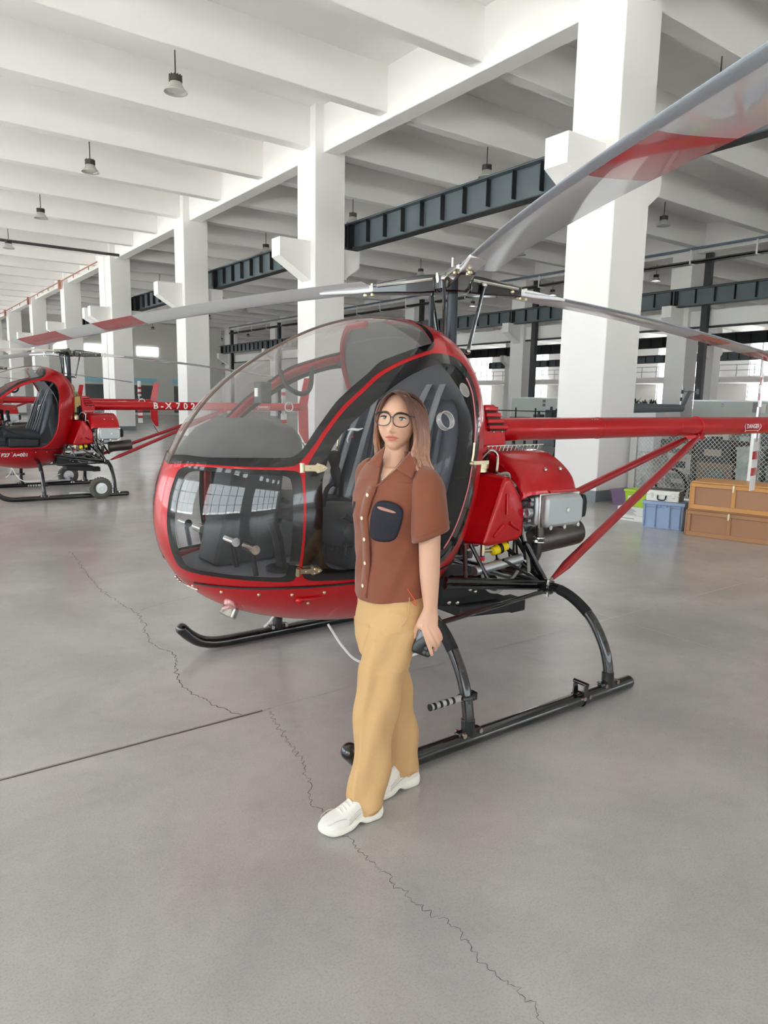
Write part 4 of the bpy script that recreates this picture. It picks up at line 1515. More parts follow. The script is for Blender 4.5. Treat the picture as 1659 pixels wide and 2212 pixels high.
        for x in (3.20, 3.33):
            bt_.ball((x, Y(.395), 1.19), .013, 10, 6)
        bt_.build('shroud_bolts', M_chrome, so)
        # exhaust: header pipe curving down and in
        P = spline([(3.15, Y(.42), .87), (3.15, Y(.42), .78), (3.15, Y(.40), .68), (3.13, Y(.34), .60), (3.09, Y(.24), .575), (3.12, Y(.12), .60)], 7)
        MB().tube(P, .026, 12).build('exhaust_header', M_exh, H)
        cl = MB()
        for z in (.80, .775):
            cl.torus((3.15, Y(.42), z), (0, 0, 1), .031, .006, 18, 6)
        cl.tube([(3.12, Y(.44), .79), (3.08, Y(.46), .79)], .009, 6)
        cl.build('header_clamp', M_chrome, H)
    # muffler
    mf = MB().lathe([(.02, 0), (.075, .01), (.083, .03), (.083, .19), (.085, .20), (.085, .36), (.08, .372), (.02, .376)], (3.28, YC - .25, .735), (1, -.10, .10), 28)
    mf.build('muffler', M_exh, H)
    # fuel tanks, near and far
    for s_ in (-1, 1):
        def Y(v):
            return YC + s_ * v
        tk = MB()
        outer = [(2.70, .80), (2.75, .785), (2.98, .80), (3.02, .83), (3.02, .97), (2.985, 1.05), (2.91, 1.15), (2.885, 1.17), (2.85, 1.165), (2.835, 1.14)]
        inner = [(2.56, .80), (2.62, .785), (2.98, .80), (3.02, .83), (3.02, .97), (2.985, 1.05), (2.91, 1.15), (2.885, 1.19), (2.70, 1.195), (2.665, 1.17)]
        rs = []
        for u, e in ((0, .96), (.12, 1.0), (.85, 1.0), (.96, .985), (1.0, .93)):
            yv = .12 + .30 * u
            ring = []
            for (xo, zo), (xi, zi) in zip(outer, inner):
                w_ = max(0, min(1, (u - .12) / .73))
                x = xi + (xo - xi) * w_
                z = zi + (zo - zi) * w_
                cx, cz = 2.84, .95
                ring.append((cx + (x - cx) * e, Y(yv), cz + (z - cz) * e))
            rs.append(ring if s_ > 0 else ring)
        tk.rings(rs)
        to = tk.build('fuel_tank', M_red, H, bevel=.02, seg=3, angle=50)
        rb = MB()
        c0 = (2.87, .92)
        for q in ((2.865, 1.09), (2.765, .83), (2.985, .855)):
            u = np.array(q) - np.array(c0)
            a_ = np.array(c0) + u * .35
            rb.tube([(c0[0] + u[0] * .22, Y(.421), c0[1] + u[1] * .22), (c0[0] + u[0] * .9, Y(.421), c0[1] + u[1] * .9)], [.011, .009], 8)
        rb.build('pressed_rib', M_red, to)
        fc = MB().lathe([(.040, 0), (.040, .02), (.046, .022), (.046, .05), (.040, .056), (.040, .062), (.001, .066)], (2.80, Y(.27), 1.185), (0, 0, 1), 22)
        fc.build('filler_cap', M_brass, to)
        # fuel pump, drain and hoses
        fp = MB().lathe([(.014, 0), (.026, .01), (.026, .05), (.03, .052), (.03, .075), (.026, .077), (.026, .12), (.014, .13)], (2.80, Y(.38), .745), (.98, 0, .18), 16)
        po = fp.build('fuel_pump', M_yellow, H)
        MB().lathe([(.0315, .05), (.0315, .076)], (2.80, Y(.38), .745), (.98, 0, .18), 16, caps=False).build('pump_band', M_mblack, po)
        ft = MB().cyl((2.745, Y(.37), .79), (2.745, Y(.37), .73), .014, 10).cyl((2.745, Y(.37), .755), (2.80, Y(.38), .752), .011, 8)
        ft.build('tank_fitting', M_brass, H)
        MB().cyl((2.745, Y(.37), .745), (2.745, Y(.37), .722), .013, 10).build('blue_fitting', M_bluefit, H)
        MB().cyl((2.745, Y(.37), .722), (2.745, Y(.37), .70), .015, 10).cyl((2.745, Y(.37), .712), (2.70, Y(.37), .72), .010, 8).build('red_fitting', M_labelr, H)
        P = spline([(2.745, Y(.37), .70), (2.75, Y(.375), .60), (2.79, Y(.38), .525), (2.87, Y(.38), .505), (2.95, Y(.36), .53), (3.05, Y(.33), .56), (3.12, Y(.32), .62)], 7)
        MB().tube(P, .009, 8).build('fuel_hose', M_hose, H)
        P = spline([(2.93, Y(.25), 1.15), (2.97, Y(.32), 1.17), (2.99, Y(.34), 1.10), (3.02, Y(.36), .95), (3.05, Y(.39), .82), (3.08, Y(.40), .70), (3.10, Y(.40), .60)], 7)
        MB().tube(P, .010, 8).build('engine_hose', M_hose, H)
        P = spline([(2.86, Y(.20), 1.24), (2.90, Y(.24), 1.30), (2.95, Y(.25), 1.27), (2.95, Y(.25), 1.17)], 6)
        MB().tube(P, .009, 8).build('vent_pipe', M_chrome, H)
        # wiring and black clutter behind the tank
        rnd = random.Random(11)
        wi = MB()
        for k in range(7):
            a = Vector((2.95 + .1 * rnd.random(), Y(.18 + .15 * rnd.random()), 1.12))
            e = Vector((2.95 + .16 * rnd.random(), Y(.25 + .12 * rnd.random()), .66))
            m1 = (a + e) / 2 + Vector((.08 * rnd.uniform(-1, 1), s_ * .05 * rnd.random(), .05 * rnd.uniform(-1, 1)))
            wi.tube(spline([a, m1, e], 6), .006, 6)
        wi.build('wiring_loom', M_mblack, H)
        # lower side frame: longerons and diagonals down to the rear clamp
        fr = MB()
        fr.cyl((2.40, Y(.46), .655), (3.20, Y(.46), .53), .016, 10)
        fr.cyl((2.45, Y(.40), .60), (3.20, Y(.45), .50), .016, 10)
        fr.cyl((3.03, Y(.42), .78), (3.185, Y(.46), .53), .018, 10)
        fr.cyl((2.98, Y(.20), .80), (3.18, Y(.45), .53), .013, 10)
        fr.cyl((2.86, Y(.42), .70), (3.16, Y(.46), .53), .009, 8)
        fr.cyl((2.55, Y(.45), .64), (2.60, Y(.38), .80), .012, 8)
        fr.cyl((2.72, Y(.45), .61), (2.66, Y(.36), .80), .012, 8)
        fr.build('side_frame', M_black, H)
        MB().cyl((2.66, Y(.40), .655), (3.02, Y(.40), .685), .027, 16).build('damper_tube', M_alu, H)
        # brace running forward along the skid side
        MB().cyl((3.16, Y(.50), .50), (2.17, Y(.68), .52), .013, 10).build('brace_tube', M_black, H)
        cp = MB().box((3.145, min(Y(.43), Y(.50)), .475), (3.215, max(Y(.43), Y(.50)), .545))
        cp.torus((3.18, Y(.50), .51), (0, 1, 0), .034, .008, 18, 6)
        cp.build('frame_clamp', M_black, H, bevel=.008)
        MB().cyl((3.155, Y(.50), .46), (3.155, Y(.50), .56), .008, 8).build('clamp_bolt', M_chrome, H)
    # grille between boom and shroud
    gr = MB()
    for k in range(14):
        x = 2.98 + .033 * k
        gr.cyl((x, YC - .15, 1.315), (x - .02, YC - .15, 1.275), .003, 5)
    gr.cyl((2.96, YC - .15, 1.318), (3.45, YC - .15, 1.318), .004, 6)
    gr.cyl((2.94, YC - .15, 1.273), (3.43, YC - .15, 1.273), .004, 6)
    gr.build('cooling_grille', M_chrome, H)
    # black boxes slung in the frame below the engine
    bx = MB()
    bx.rings([[(2.48, 2.84, .63), (2.48, 3.20, .63), (2.48, 3.20, .46), (2.48, 2.84, .46)], [(2.92, 2.84, .58), (2.92, 3.20, .58), (2.92, 3.20, .42), (2.92, 2.84, .42)]])
    bx.build('battery_box', M_mblack, H, bevel=.015)
    bx = MB()
    bx.rings([[(2.60, 2.80, .46), (2.60, 3.1, .46), (2.60, 3.1, .39), (2.60, 2.80, .39)], [(3.02, 2.80, .44), (3.02, 3.1, .44), (3.02, 3.1, .355), (3.02, 2.80, .355)]])
    bx.box((3.0, 2.80, .35), (3.12, 2.93, .425))
    bx.build('oil_cooler', M_mblack, H, bevel=.012)
    MB().cyl((2.55, 2.83, .60), (2.80, 2.83, .575), .035, 14).build('starter_motor', M_black, H)
    kn = MB()
    for p in ((2.50, 2.79, .50), (2.56, 2.79, .49), (2.66, 2.80, .545), (2.70, 2.80, .53)):
        kn.ball(p, .012, 8, 6)
    kn.build('box_screws', M_chrome, H)

def build_skids(H):
    for s_ in (-1, 1):
        def Y(v):
            return YC + s_ * v
        g = .93
        P = spline([(1.50, Y(g), .165), (1.545, Y(g), .118), (1.61, Y(g), .072), (1.70, Y(g), .046), (1.80, Y(g), .040)], 6) + [(x, Y(g), .040) for x in (2.1, 2.5, 2.9, 3.36)]
        sk = MB().tube(P, .037, 18).build('skid_tube', M_black, H)
        MB().ball((1.497, Y(g), .168), .037, 16, 10).build('skid_nose_cap', M_black, sk)
        MB().ball((3.36, Y(g), .040), .037, 16, 10).build('skid_end_cap', M_black, sk)
        for x, kind in ((2.15, 0), (3.18, 1)):
            if kind == 0:
                P = spline([(x, Y(g), .05), (x, Y(.925), .16), (x, Y(.89), .29), (x, Y(.82), .41), (x, Y(.72), .51), (x, Y(.60), .565), (x, Y(.44), .585), (x, Y(.2), .595), (x, YC, .597)], 7)
            else:
                P = spline([(x, Y(g), .05), (x, Y(.925), .16), (x, Y(.885), .28), (x, Y(.80), .40), (x, Y(.69), .475), (x, Y(.58), .512), (x, Y(.46), .518), (x, Y(.2), .515), (x, YC, .515)], 7)
            MB().tube(P, .028, 16).build('cross_tube', M_black, H)
            # foot saddle with two bolts
            sd = MB().box((x - .07, Y(g) - .018, .055), (x + .07, Y(g) + .018, .088))
            sd.cyl((x, Y(g), .05), (x, Y(g - .004), .14), .033, 14)
            so = sd.build('foot_saddle', M_black, H, bevel=.006)
            for dx in (-.045, .055):
                MB().cyl((x + dx, Y(g) - .03, .075), (x + dx, Y(g) + .03, .075), .012, 10).build('saddle_bolt', M_chrome, so)
            # grey grip wrap near the top of the bow
            if True:
                q = [p for p in P if (.42 < p[2] < .53 and abs(p[1] - YC) > .56)]
                if len(q) > 2:
                    MB().tube(q, .0295, 16, caps=False).build('anti_slip_wrap', M_rubber, H)
        # foot peg
        o = Vector((2.12, Y(.905), .235))
        pg = MB().cyl(o, o + Vector((-.18, 0, .0)), .0145, 16)
        po = pg.build('foot_peg', M_hose, H)
        rb = MB()
        for k in range(4):
            c = o + Vector((-.045 - .036 * k, 0, 0))
            rb.cyl(c, c + Vector((-.014, 0, 0)), .0158, 16)
        rb.cyl(o + Vector((-.18, 0, 0)), o + Vector((-.185, 0, 0)), .0158, 16)
        rb.build('peg_stripes', M_mblack, po)
        cl = MB().torus((2.15, Y(.905), .235), (0, .15, 1), .034, .01, 18, 6)
        cl.box((2.165, Y(.905) - .02, .215), (2.205, Y(.905) + .02, .25))
        co = cl.build('peg_clamp', M_black, po)
        MB().cyl((2.19, Y(.905) - .03, .225), (2.19, Y(.905) + .03, .225), .009, 8).cyl((2.19, Y(.905) - .03, .245), (2.19, Y(.905) + .03, .245), .009, 8).build('clamp_bolts', M_chrome, po) if False else None
        # towing bracket on the skid
        tb = MB()
        x = 2.95
        for dx in (-.045, .045):
            tb.prism([(x + dx - .022, .05), (x + dx + .022, .05), (x + dx + .010, .135), (x + dx - .010, .135)], min(Y(g) - .03, Y(g) - .03), Y(g) + .03) if False else None
        for sy in (-.034, .034):
            tb.prism([(x - .022, .04), (x + .022, .04), (x + .012, .13), (x - .012, .13)], Y(g) + sy - .004, Y(g) + sy + .004)
        tb.cyl((x, Y(g) - .045, .128), (x, Y(g) + .045, .128), .011, 12)
        tb.torus((x, Y(g), .04), (1, 0, 0), .039, .004, 20, 6)
        to = tb.build('tow_bracket', M_black, H)
        for dx in (-.012, .03):
            MB().cyl((x + dx, Y(g) - .044, .055), (x + dx, Y(g) + .044, .055), .011, 10).build('bracket_bolt', M_chrome, to)

def wheels(H):
    """ground handling wheels clipped on the skids of the second helicopter"""
    oy = H.location.y - YC
    for s_ in (-1, 1):
        y = YC + oy + s_ * (.93 + .13)
        c = (2.93, y, .165)
        hub = thing_part('ground_wheel', H, c)
        prof = []
        MB().lathe([(.085, -.045), (.12, -.058), (.155, -.045), (.166, -.02), (.166, .02), (.155, .045), (.12, .058), (.085, .045)], c, (0, 1, 0), 30, caps=False).build('tyre', M_tyre, hub)
        MB().lathe([(.03, -.055), (.03, -.04), (.075, -.035), (.09, -.045), (.09, .045), (.075, .035), (.03, .04), (.03, .055)], c, (0, 1, 0), 24).build('rim', M_white, hub)
        tr = MB()
        for k in range(26):
            a = 2 * pi * k / 26
            for q in (-.025, .025):
                tr.ball((c[0] + .163 * cos(a + q * 3), y + q, c[2] + .163 * sin(a + q * 3)), (.010, .014, .010), 6, 4)
        tr.build('tread', M_tyre, hub)
        MB().cyl((2.93, y, .165), (2.93, y - s_ * .15, .10), .016, 8).box((2.5, YC + oy + s_ * .93 - .02, .085), (2.96, YC + oy + s_ * .93 + .02, .105)).build('axle_arm', M_alu, hub)

heli = build_helicopter()
def no_near_door(H):
    """the other machines stand with their near door lifted off"""
    near = [c for c in H.children if c.name.split('.')[0] == 'door']
    d = near[0]
    for c in list(d.children):
        bpy.data.objects.remove(c)
    bpy.data.objects.remove(d)
others = []
for dx, dy, lab in ((0.0, 9.25, 'red helicopter without a door, white letters on its boom and two ground wheels'),
                    (-.05, 18.0, 'red helicopter standing behind the one with ground wheels'),
                    (.0, 27.0, 'farthest red helicopter, only its engine and tail showing')):
    o = copy_tree(heli)
    o.location = Vector((2.8 + dx, YC + dy, 0))
    tag(o, lab)
    no_near_door(o)
    others.append(o)
wheels(others[0])
# lettering of the second machine
H2 = others[0]
YC_keep = YC
def boom_of(H):
    return [c for c in H.children if c.name.split('.')[0] == 'tail_boom'][0]
def text_on_boom(H, body, size, x, bold):
    vs, fs = text_mesh(body, size, bold=bold)
    r = BOOM_R + .002
    yc = H.location.y
    V = [(x + v[0], yc - sqrt(max(r * r - v[1] ** 2, 0)), 1.408 + v[1]) for v in vs]
    return MB().add(V, fs).build('registration', M_label, boom_of(H), smooth=False, org=tuple(H.location))
for ch, x_ in zip('B-X702', (4.155, 4.264, 4.382, 4.552, 4.686, 4.822)):
    text_on_boom(H2, ch, .15, x_, .004)
vs, fs = text_mesh('F27  A=001', .075, bold=.003)
V = []
for v in vs:
    x, z = 1.86 + v[0], .66 + v[1]
    p = pod(disc([(x, z)]), -1, .004)[0]
    V.append((p[0], p[1] + 9.25, p[2]))
belly2 = [c for c in H2.children if c.name.split('.')[0] == 'belly_shell'][0]
MB().add(V, fs).build('hull_number', M_label, belly2, smooth=False, org=tuple(H2.location))

# ------------------------------------------------------------------ the woman
PO = Vector((1.57, 2.06, 0))
RV = Vector((.796, -.605, 0))        # across her, to the camera's right
DV = Vector((.605, .796, 0))         # away from the camera
def S3(s, z, e=0.0):
    return PO + RV * s + DV * e + Vector((0, 0, z))
def I3(s, z, e=0.0):
    """spot measured on the upright plane through her, moved to depth e along its line of sight"""
    k = (2.59 + e) / 2.59
    return S3(s * k, 1.57 + (z - 1.57) * k, e)
def skin_material():
    m = mat('skin', (218, 172, 145), .48, var=.03, scale=30, sss=.12)
    nt = m.node_tree
    b = nt.nodes['Principled BSDF']
    at = nt.nodes.new('ShaderNodeVertexColor')
    at.layer_name = 'tint'
    mx = nt.nodes.new('ShaderNodeMix')
    mx.data_type = 'RGBA'
    mx.blend_type = 'MULTIPLY'
    mx.inputs['Factor'].default_value = 1
    src = b.inputs['Base Color'].links[0].from_socket
    nt.links.new(src, mx.inputs['A'])
    nt.links.new(at.outputs['Color'], mx.inputs['B'])
    nt.links.new(mx.outputs['Result'], b.inputs['Base Color'])
    return m
M_skin = skin_material()
M_shirt = mat('brown_corduroy', (130, 70, 46), .85, var=.05, scale=18, bump=.07, bscale=170, sheen=.25)
M_pocket = mat('navy_cloth', (30, 29, 41), .8, var=.08, scale=40, bump=.1, bscale=200)
M_pants = mat('sand_cotton', (208, 168, 117), .8, var=.05, scale=10, bump=.12, bscale=160)
M_shoe = mat('white_leather', (238, 236, 230), .45, var=.02, bump=.04)
M_sole = mat('cream_rubber', (240, 238, 226), .5, var=.02)
M_shoel = mat('shoe_trim', (214, 206, 198), .55)
M_button = mat('cream_button', (236, 216, 186), .35)
M_eyew = mat('eye_white', (206, 198, 192), .2, coat=.6)
M_iris = mat('dark_iris', (26, 18, 15), .15, coat=.8)
M_brow = mat('brow_hair', (104, 78, 66), .7)
M_lash = mat('lash_black', (34, 26, 26), .6)
M_spec = mat('black_spectacle_frame', (38, 26, 30), .25, coat=.4)
M_cord = mat('orange_cord', (236, 92, 58), .6)
M_silver = mat('silver_chain', (214, 208, 200), .25, metal=1.0)
def hair_material():
    m = bpy.data.materials.new('dyed_hair')
    m.use_nodes = True
    nt = m.node_tree
    b = nt.nodes['Principled BSDF']
    tc = nt.nodes.new('ShaderNodeTexCoord')
    sp = nt.nodes.new('ShaderNodeSeparateXYZ')
    nt.links.new(tc.outputs['Object'], sp.inputs[0])
    mr = nt.nodes.new('ShaderNodeMapRange')
    mr.inputs['From Min'].default_value = 1.60
    mr.inputs['From Max'].default_value = 1.27
    nt.links.new(sp.outputs['Z'], mr.inputs['Value'])
    mp = nt.nodes.new('ShaderNodeMapping')
    mp.inputs['Scale'].default_value = (160, 160, 6)
    nt.links.new(tc.outputs['Object'], mp.inputs['Vector'])
    nz = nt.nodes.new('ShaderNodeTexNoise')
    nz.inputs['Scale'].default_value = 1.0
    nz.inputs['Detail'].default_value = 3
    nt.links.new(mp.outputs[0], nz.inputs['Vector'])
    ad = nt.nodes.new('ShaderNodeMath')
    ad.operation = 'MULTIPLY_ADD'
    ad.inputs[1].default_value = .55
    nt.links.new(nz.outputs['Fac'], ad.inputs[0])
    sb = nt.nodes.new('ShaderNodeMath')
    sb.operation = 'SUBTRACT'
    sb.inputs[1].default_value = .27
    nt.links.new(mr.outputs[0], sb.inputs[0])
    nt.links.new(sb.outputs[0], ad.inputs[2])
    r = nt.nodes.new('ShaderNodeValToRGB')
    e = r.color_ramp.elements
    e[0].position, e[0].color = .0, lin((88, 58, 50)) + (1,)
    e[1].position, e[1].color = 1.0, lin((214, 176, 150)) + (1,)
    q = e.new(.35); q.color = lin((134, 96, 80)) + (1,)
    q = e.new(.68); q.color = lin((184, 140, 116)) + (1,)
    nt.links.new(ad.outputs[0], r.inputs['Fac'])
    nt.links.new(r.outputs[0], b.inputs['Base Color'])
    b.inputs['Roughness'].default_value = .38
    b.inputs['Specular IOR Level'].default_value = .4
    return m
M_hair = hair_material()

woman = thing('person', 'woman in brown short sleeved shirt and sand trousers, standing with a phone in her hand', 'person', tuple(PO))

# --- torso as stacked ellipses in her own frame (a across the shoulders, b front to back)
LV = Vector((.135, -.99, 0))
FV = Vector((-.99, -.135, 0))
TOR = [  # z, centre s, centre e, a, b
    (.84, -.016, .0, .158, .108), (.90, -.018, .0, .152, .104), (.98, -.019, .0, .145, .098), (1.07, -.020, .0, .148, .106), (1.16, -.024, -.004, .155, .119),
    (1.22, -.018, -.002, .160, .114), (1.27, -.010, .0, .164, .102), (1.31, -.005, .004, .160, .086), (1.335, -.002, .006, .142, .074), (1.352, .0, .008, .112, .066), (1.364, .0, .008, .082, .061)]
_tz = np.array([t[0] for t in TOR])
def tor(z):
    return [float(np.interp(z, _tz, [t[k] for t in TOR])) for k in (1, 2, 3, 4)]
def tor_pt(z, ang, grow=0.0):
    s, e, a, b = tor(z)
    return S3(s, z, e) + LV * ((a + grow) * cos(ang)) + FV * ((b + grow) * sin(ang))
def tor_e(s, z, out=0.0):
    """depth of the shirt's near face at (s, z); point just outside it"""
    cs, ce, a, b = tor(z)
    a += out; b += out
    # l = L.(s r + e d), f = F.(...)
    lr, ld = LV.dot(RV), LV.dot(DV)
    fr, fd = FV.dot(RV), FV.dot(DV)
    s_ = s - cs
    A = (ld / a) ** 2 + (fd / b) ** 2
    B = 2 * s_ * (lr * ld / a ** 2 + fr * fd / b ** 2)
    C = s_ * s_ * ((lr / a) ** 2 + (fr / b) ** 2) - 1
    D = B * B - 4 * A * C
    e = (-B - sqrt(max(D, 0))) / (2 * A)
    return ce + e
def on_shirt(si, zi, out=.004):
    """image-plane spot -> point on the shirt"""
    e = -.05
    for _ in range(8):
        k = (2.59 + e) / 2.59
        z = 1.57 + (zi - 1.57) * k
        e = tor_e(si * k, z, out)
    return I3(si, zi, e)

# --- body: head, neck, trunk, arms, hands, legs grown into one surface
def loft(mb, stations, n=24, up=None):
    """stations: (point, radius across, radius deep) -> tapered limb with round ends"""
    P = [Vector(s[0]) for s in stations]
    m = len(P)
    rs = []
    for k in range(m):
        t = (P[min(k + 1, m - 1)] - P[max(k - 1, 0)]).normalized()
        u = RV - t * RV.dot(t)
        u.normalize()
        w = t.cross(u)
        rs.append([tuple(P[k] + u * (stations[k][1] * cos(2 * pi * i / n)) + w * (stations[k][2] * sin(2 * pi * i / n))) for i in range(n)])
    t0 = (P[0] - P[1]).normalized() * min(stations[0][1:]) * .6
    t1 = (P[-1] - P[-2]).normalized() * min(stations[-1][1:]) * .6
    def shrink(r, c, t, f):
        return [tuple(c + (Vector(p) - c) * f + t) for p in r]
    rs = [shrink(rs[0], P[0], t0, .3), shrink(rs[0], P[0], t0 * .7, .75)] + rs + [shrink(rs[-1], P[-1], t1 * .7, .75), shrink(rs[-1], P[-1], t1, .3)]
    mb.rings(rs)
def smooth_st(st, n=5):
    a = [tuple(s[0]) + tuple(s[1:]) for s in st]
    return [(Vector(q[:3]), q[3], q[4]) for q in spline(a, n)]

HEAD_C = I3(-.003, 1.497, -.015)
ya_ = radians(13)
HF = (-DV * cos(ya_) - RV * sin(ya_)).normalized()        # where the face looks
HR = None
HX = HF.cross(Vector((0, 0, 1))).normalized() * -1          # to the camera's right
if HX.dot(RV) < 0: HX = -HX
roll = radians(-3.0)
HZ = Vector((0, 0, 1)) * cos(roll) + HX * -sin(roll)
HX = HX * cos(roll) + Vector((0, 0, 1)) * sin(roll)
pitch = radians(3)
HF2 = HF * cos(pitch) + HZ * sin(pitch)
HZ = HZ * cos(pitch) - HF * sin(pitch)
HF = HF2
def hd(x, y, z):
    return HEAD_C + HX * x + HF * y + HZ * z
def g(v, c, s):
    return math.exp(-((v - c) / s) ** 2)
def head_r(x, y, z):
    """unit direction -> surface point in head axes (x across, y forward, z up)"""
    X, Y, Z = x * .0665, y * .090, z * .106
    low = max(0.0, -z)
    X *= 1 - .36 * low ** 2.0
    if y < 0:
        Y *= 1.0 - .25 * low
    else:
        Y *= 1 - .10 * low ** 2
        Y *= .97
    # flatter face
    if y > .3:
        Y -= .012 * g(X, 0, .06) * (y - .3) * (1 if Z < .03 else .6)
    if y > 0:
        f = 0.0
        f += .019 * g(X, 0, .0085) * g(Z, -.034, .010)
        f += .010 * g(X, 0, .0085) * g(Z, -.015, .018)
        f += .006 * (g(X, .0105, .0055) + g(X, -.0105, .0055)) * g(Z, -.036, .0075)
        f -= .0075 * (g(X, .030, .015) + g(X, -.030, .015)) * g(Z, .009, .0105)
        f += .0035 * (g(X, .028, .02) + g(X, -.028, .02)) * g(Z, .028, .008)
        f += .0045 * (g(X, .038, .018) + g(X, -.038, .018)) * g(Z, -.022, .02)
        f += .0065 * g(X, 0, .019) * g(Z, -.0535, .0048)
        f += .0070 * g(X, 0, .016) * g(Z, -.0645, .0055)
        f -= .0035 * g(X, 0, .022) * g(Z, -.0588, .0022)
        f -= .003 * g(X, 0, .02) * g(Z, -.0745, .005)
        f += .0065 * g(X, 0, .02) * g(Z, -.092, .013)
        Y += f
    return X, Y, Z
def face_y(x, z):
    """forward reach of the face at (x, z) in head axes"""
    best = None
    for a in np.linspace(-1.3, 1.3, 105):
        pass
    # search direction giving the wanted X, Z
    dz = max(-.98, min(.98, z / .106))
    lo_, hi_ = -.999, .999
    rr = sqrt(1 - dz * dz)
    for _ in range(40):
        mid_ = (lo_ + hi_) / 2
        X, Y, Z = head_r(mid_ * rr, sqrt(max(0, 1 - mid_ * mid_)) * rr, dz)
        if X < x: lo_ = mid_
        else: hi_ = mid_
    return Y
bd = MB()
rs = []
for k in range(1, 120):
    t = pi * k / 120
    rs.append([tuple(hd(*head_r(sin(t) * sin(2 * pi * i / 150), sin(t) * cos(2 * pi * i / 150), cos(t)))) for i in range(150)])
bd.rings(rs)
# neck and trunk
loft(bd, smooth_st([(I3(.0, 1.45, .02), .045, .05), (I3(-.002, 1.40, .012), .046, .05), (I3(-.004, 1.36, .008), .050, .053), (I3(-.002, 1.33, .006), .075, .058), (I3(.0, 1.30, .004), .10, .062)]), 28)
rs = []
for z in np.linspace(.885, 1.335, 20):
    rs.append([tuple(tor_pt(z, 2 * pi * i / 40, -.014 if z < 1.30 else -.010)) for i in range(40)])
bd.rings(rs)
# arm that holds the phone
EA = -.13
def A3(s, z, e=EA):
    return I3(s, z, e)
loft(bd, smooth_st([(A3(.095, 1.30, -.10), .042, .042), (A3(.118, 1.22, -.12), .043, .045), (A3(.124, 1.12), .041, .044), (A3(.127, 1.03), .038, .042), (A3(.129, .97), .037, .040), (A3(.131, .92), .035, .038), (A3(.134, .86), .030, .032), (A3(.137, .815), .0255, .024), (A3(.137, .795), .026, .021)]), 26)
# other arm, hanging behind her
loft(bd, smooth_st([(S3(-.115, 1.28, .11), .042, .042), (S3(-.10, 1.14, .14), .040, .043), (S3(-.075, .98, .15), .036, .038), (S3(-.055, .86, .13), .029, .030), (S3(-.048, .80, .115), .026, .022)]), 22)
# palms
def palm(pts):
    loft(bd, smooth_st(pts, 4), 22)
palm([(A3(.137, .80), .026, .020), (A3(.134, .775), .032, .018), (A3(.128, .745), .038, .017), (A3(.124, .722, -.135), .039, .015)])
palm([(S3(-.048, .80, .115), .026, .02), (S3(-.045, .76, .11), .036, .017), (S3(-.042, .72, .105), .036, .014)])
def finger(pts, r0=.0095, r1=.0068):
    P = spline([tuple(p) for p in pts], 5)
    m = len(P)
    bd.tube(P, [r0 + (r1 - r0) * k / (m - 1) for k in range(m)], 10)
    bd.ball(P[-1], r1 * 1.02, 10, 7)
FINGERS = {
    'index': [A3(.108, .735, -.14), A3(.118, .708, -.148), A3(.130, .672, -.152), A3(.140, .645, -.150), A3(.147, .622, -.146)],
    'middle': [A3(.122, .735, -.142), A3(.137, .700, -.150), A3(.153, .668, -.150), A3(.161, .652, -.138), A3(.158, .640, -.122)],
    'ring': [A3(.137, .735, -.140), A3(.154, .708, -.144), A3(.168, .682, -.140), A3(.172, .664, -.126), A3(.163, .655, -.112)],
    'little': [A3(.150, .742, -.136), A3(.165, .722, -.138), A3(.177, .700, -.132), A3(.180, .684, -.120), A3(.172, .674, -.108)],
}
for k, v in FINGERS.items():
    finger(v, .0098 if k != 'little' else .0085, .0070 if k != 'little' else .006)
finger([A3(.112, .775, -.128), A3(.098, .748, -.122), A3(.086, .722, -.118), A3(.081, .703, -.116), A3(.080, .690, -.116)], .0125, .0082)
for i, q in enumerate((-.024, -.008, .008, .024)):
    a = S3(-.042, .725, .105) + LV * q
    finger([a, a + Vector((0, 0, -.035)) + FV * .004, a + Vector((0, 0, -.062)) + FV * .012, a + Vector((0, 0, -.078 + .004 * abs(i - 1.5))) + FV * .022], .0092, .0068)
a = S3(-.046, .77, .11) + FV * .03
finger([a, a + FV * .022 + Vector((0, 0, -.03)), a + FV * .022 + Vector((0, 0, -.055))], .0115, .008)
# legs (mostly inside the trousers) down to the ankles
LEG_L = [(S3(.018, .74, -.05), .070, .072), (S3(.005, .68, -.055), .068, .070), (S3(-.035, .47, -.066), .052, .056), (S3(-.05, .36, -.07), .052, .056), (S3(-.072, .22, -.075), .042, .046), (S3(-.084, .11, -.080), .033, .036), (S3(-.086, .055, -.082), .034, .040)]
LEG_R = [(S3(-.045, .74, .06), .068, .070), (S3(-.04, .68, .07), .066, .068), (S3(-.005, .47, .10), .052, .056), (S3(.008, .36, .12), .052, .056), (S3(.035, .22, .15), .042, .046), (S3(.058, .11, .148), .033, .036), (S3(.060, .055, .148), .034, .036)]
loft(bd, smooth_st(LEG_L), 22)
loft(bd, smooth_st(LEG_R), 22)
# ear
for sx in (-1, 1):
    c = hd(sx * .0665, -.005, -.005)
    rs = []
    bd.ball(tuple(c), .012, 10, 8)
    bd.ball(tuple(hd(sx * .068, -.008, .008)), .012, 10, 8)
    bd.ball(tuple(hd(sx * .067, -.004, -.022)), .009, 10, 8)

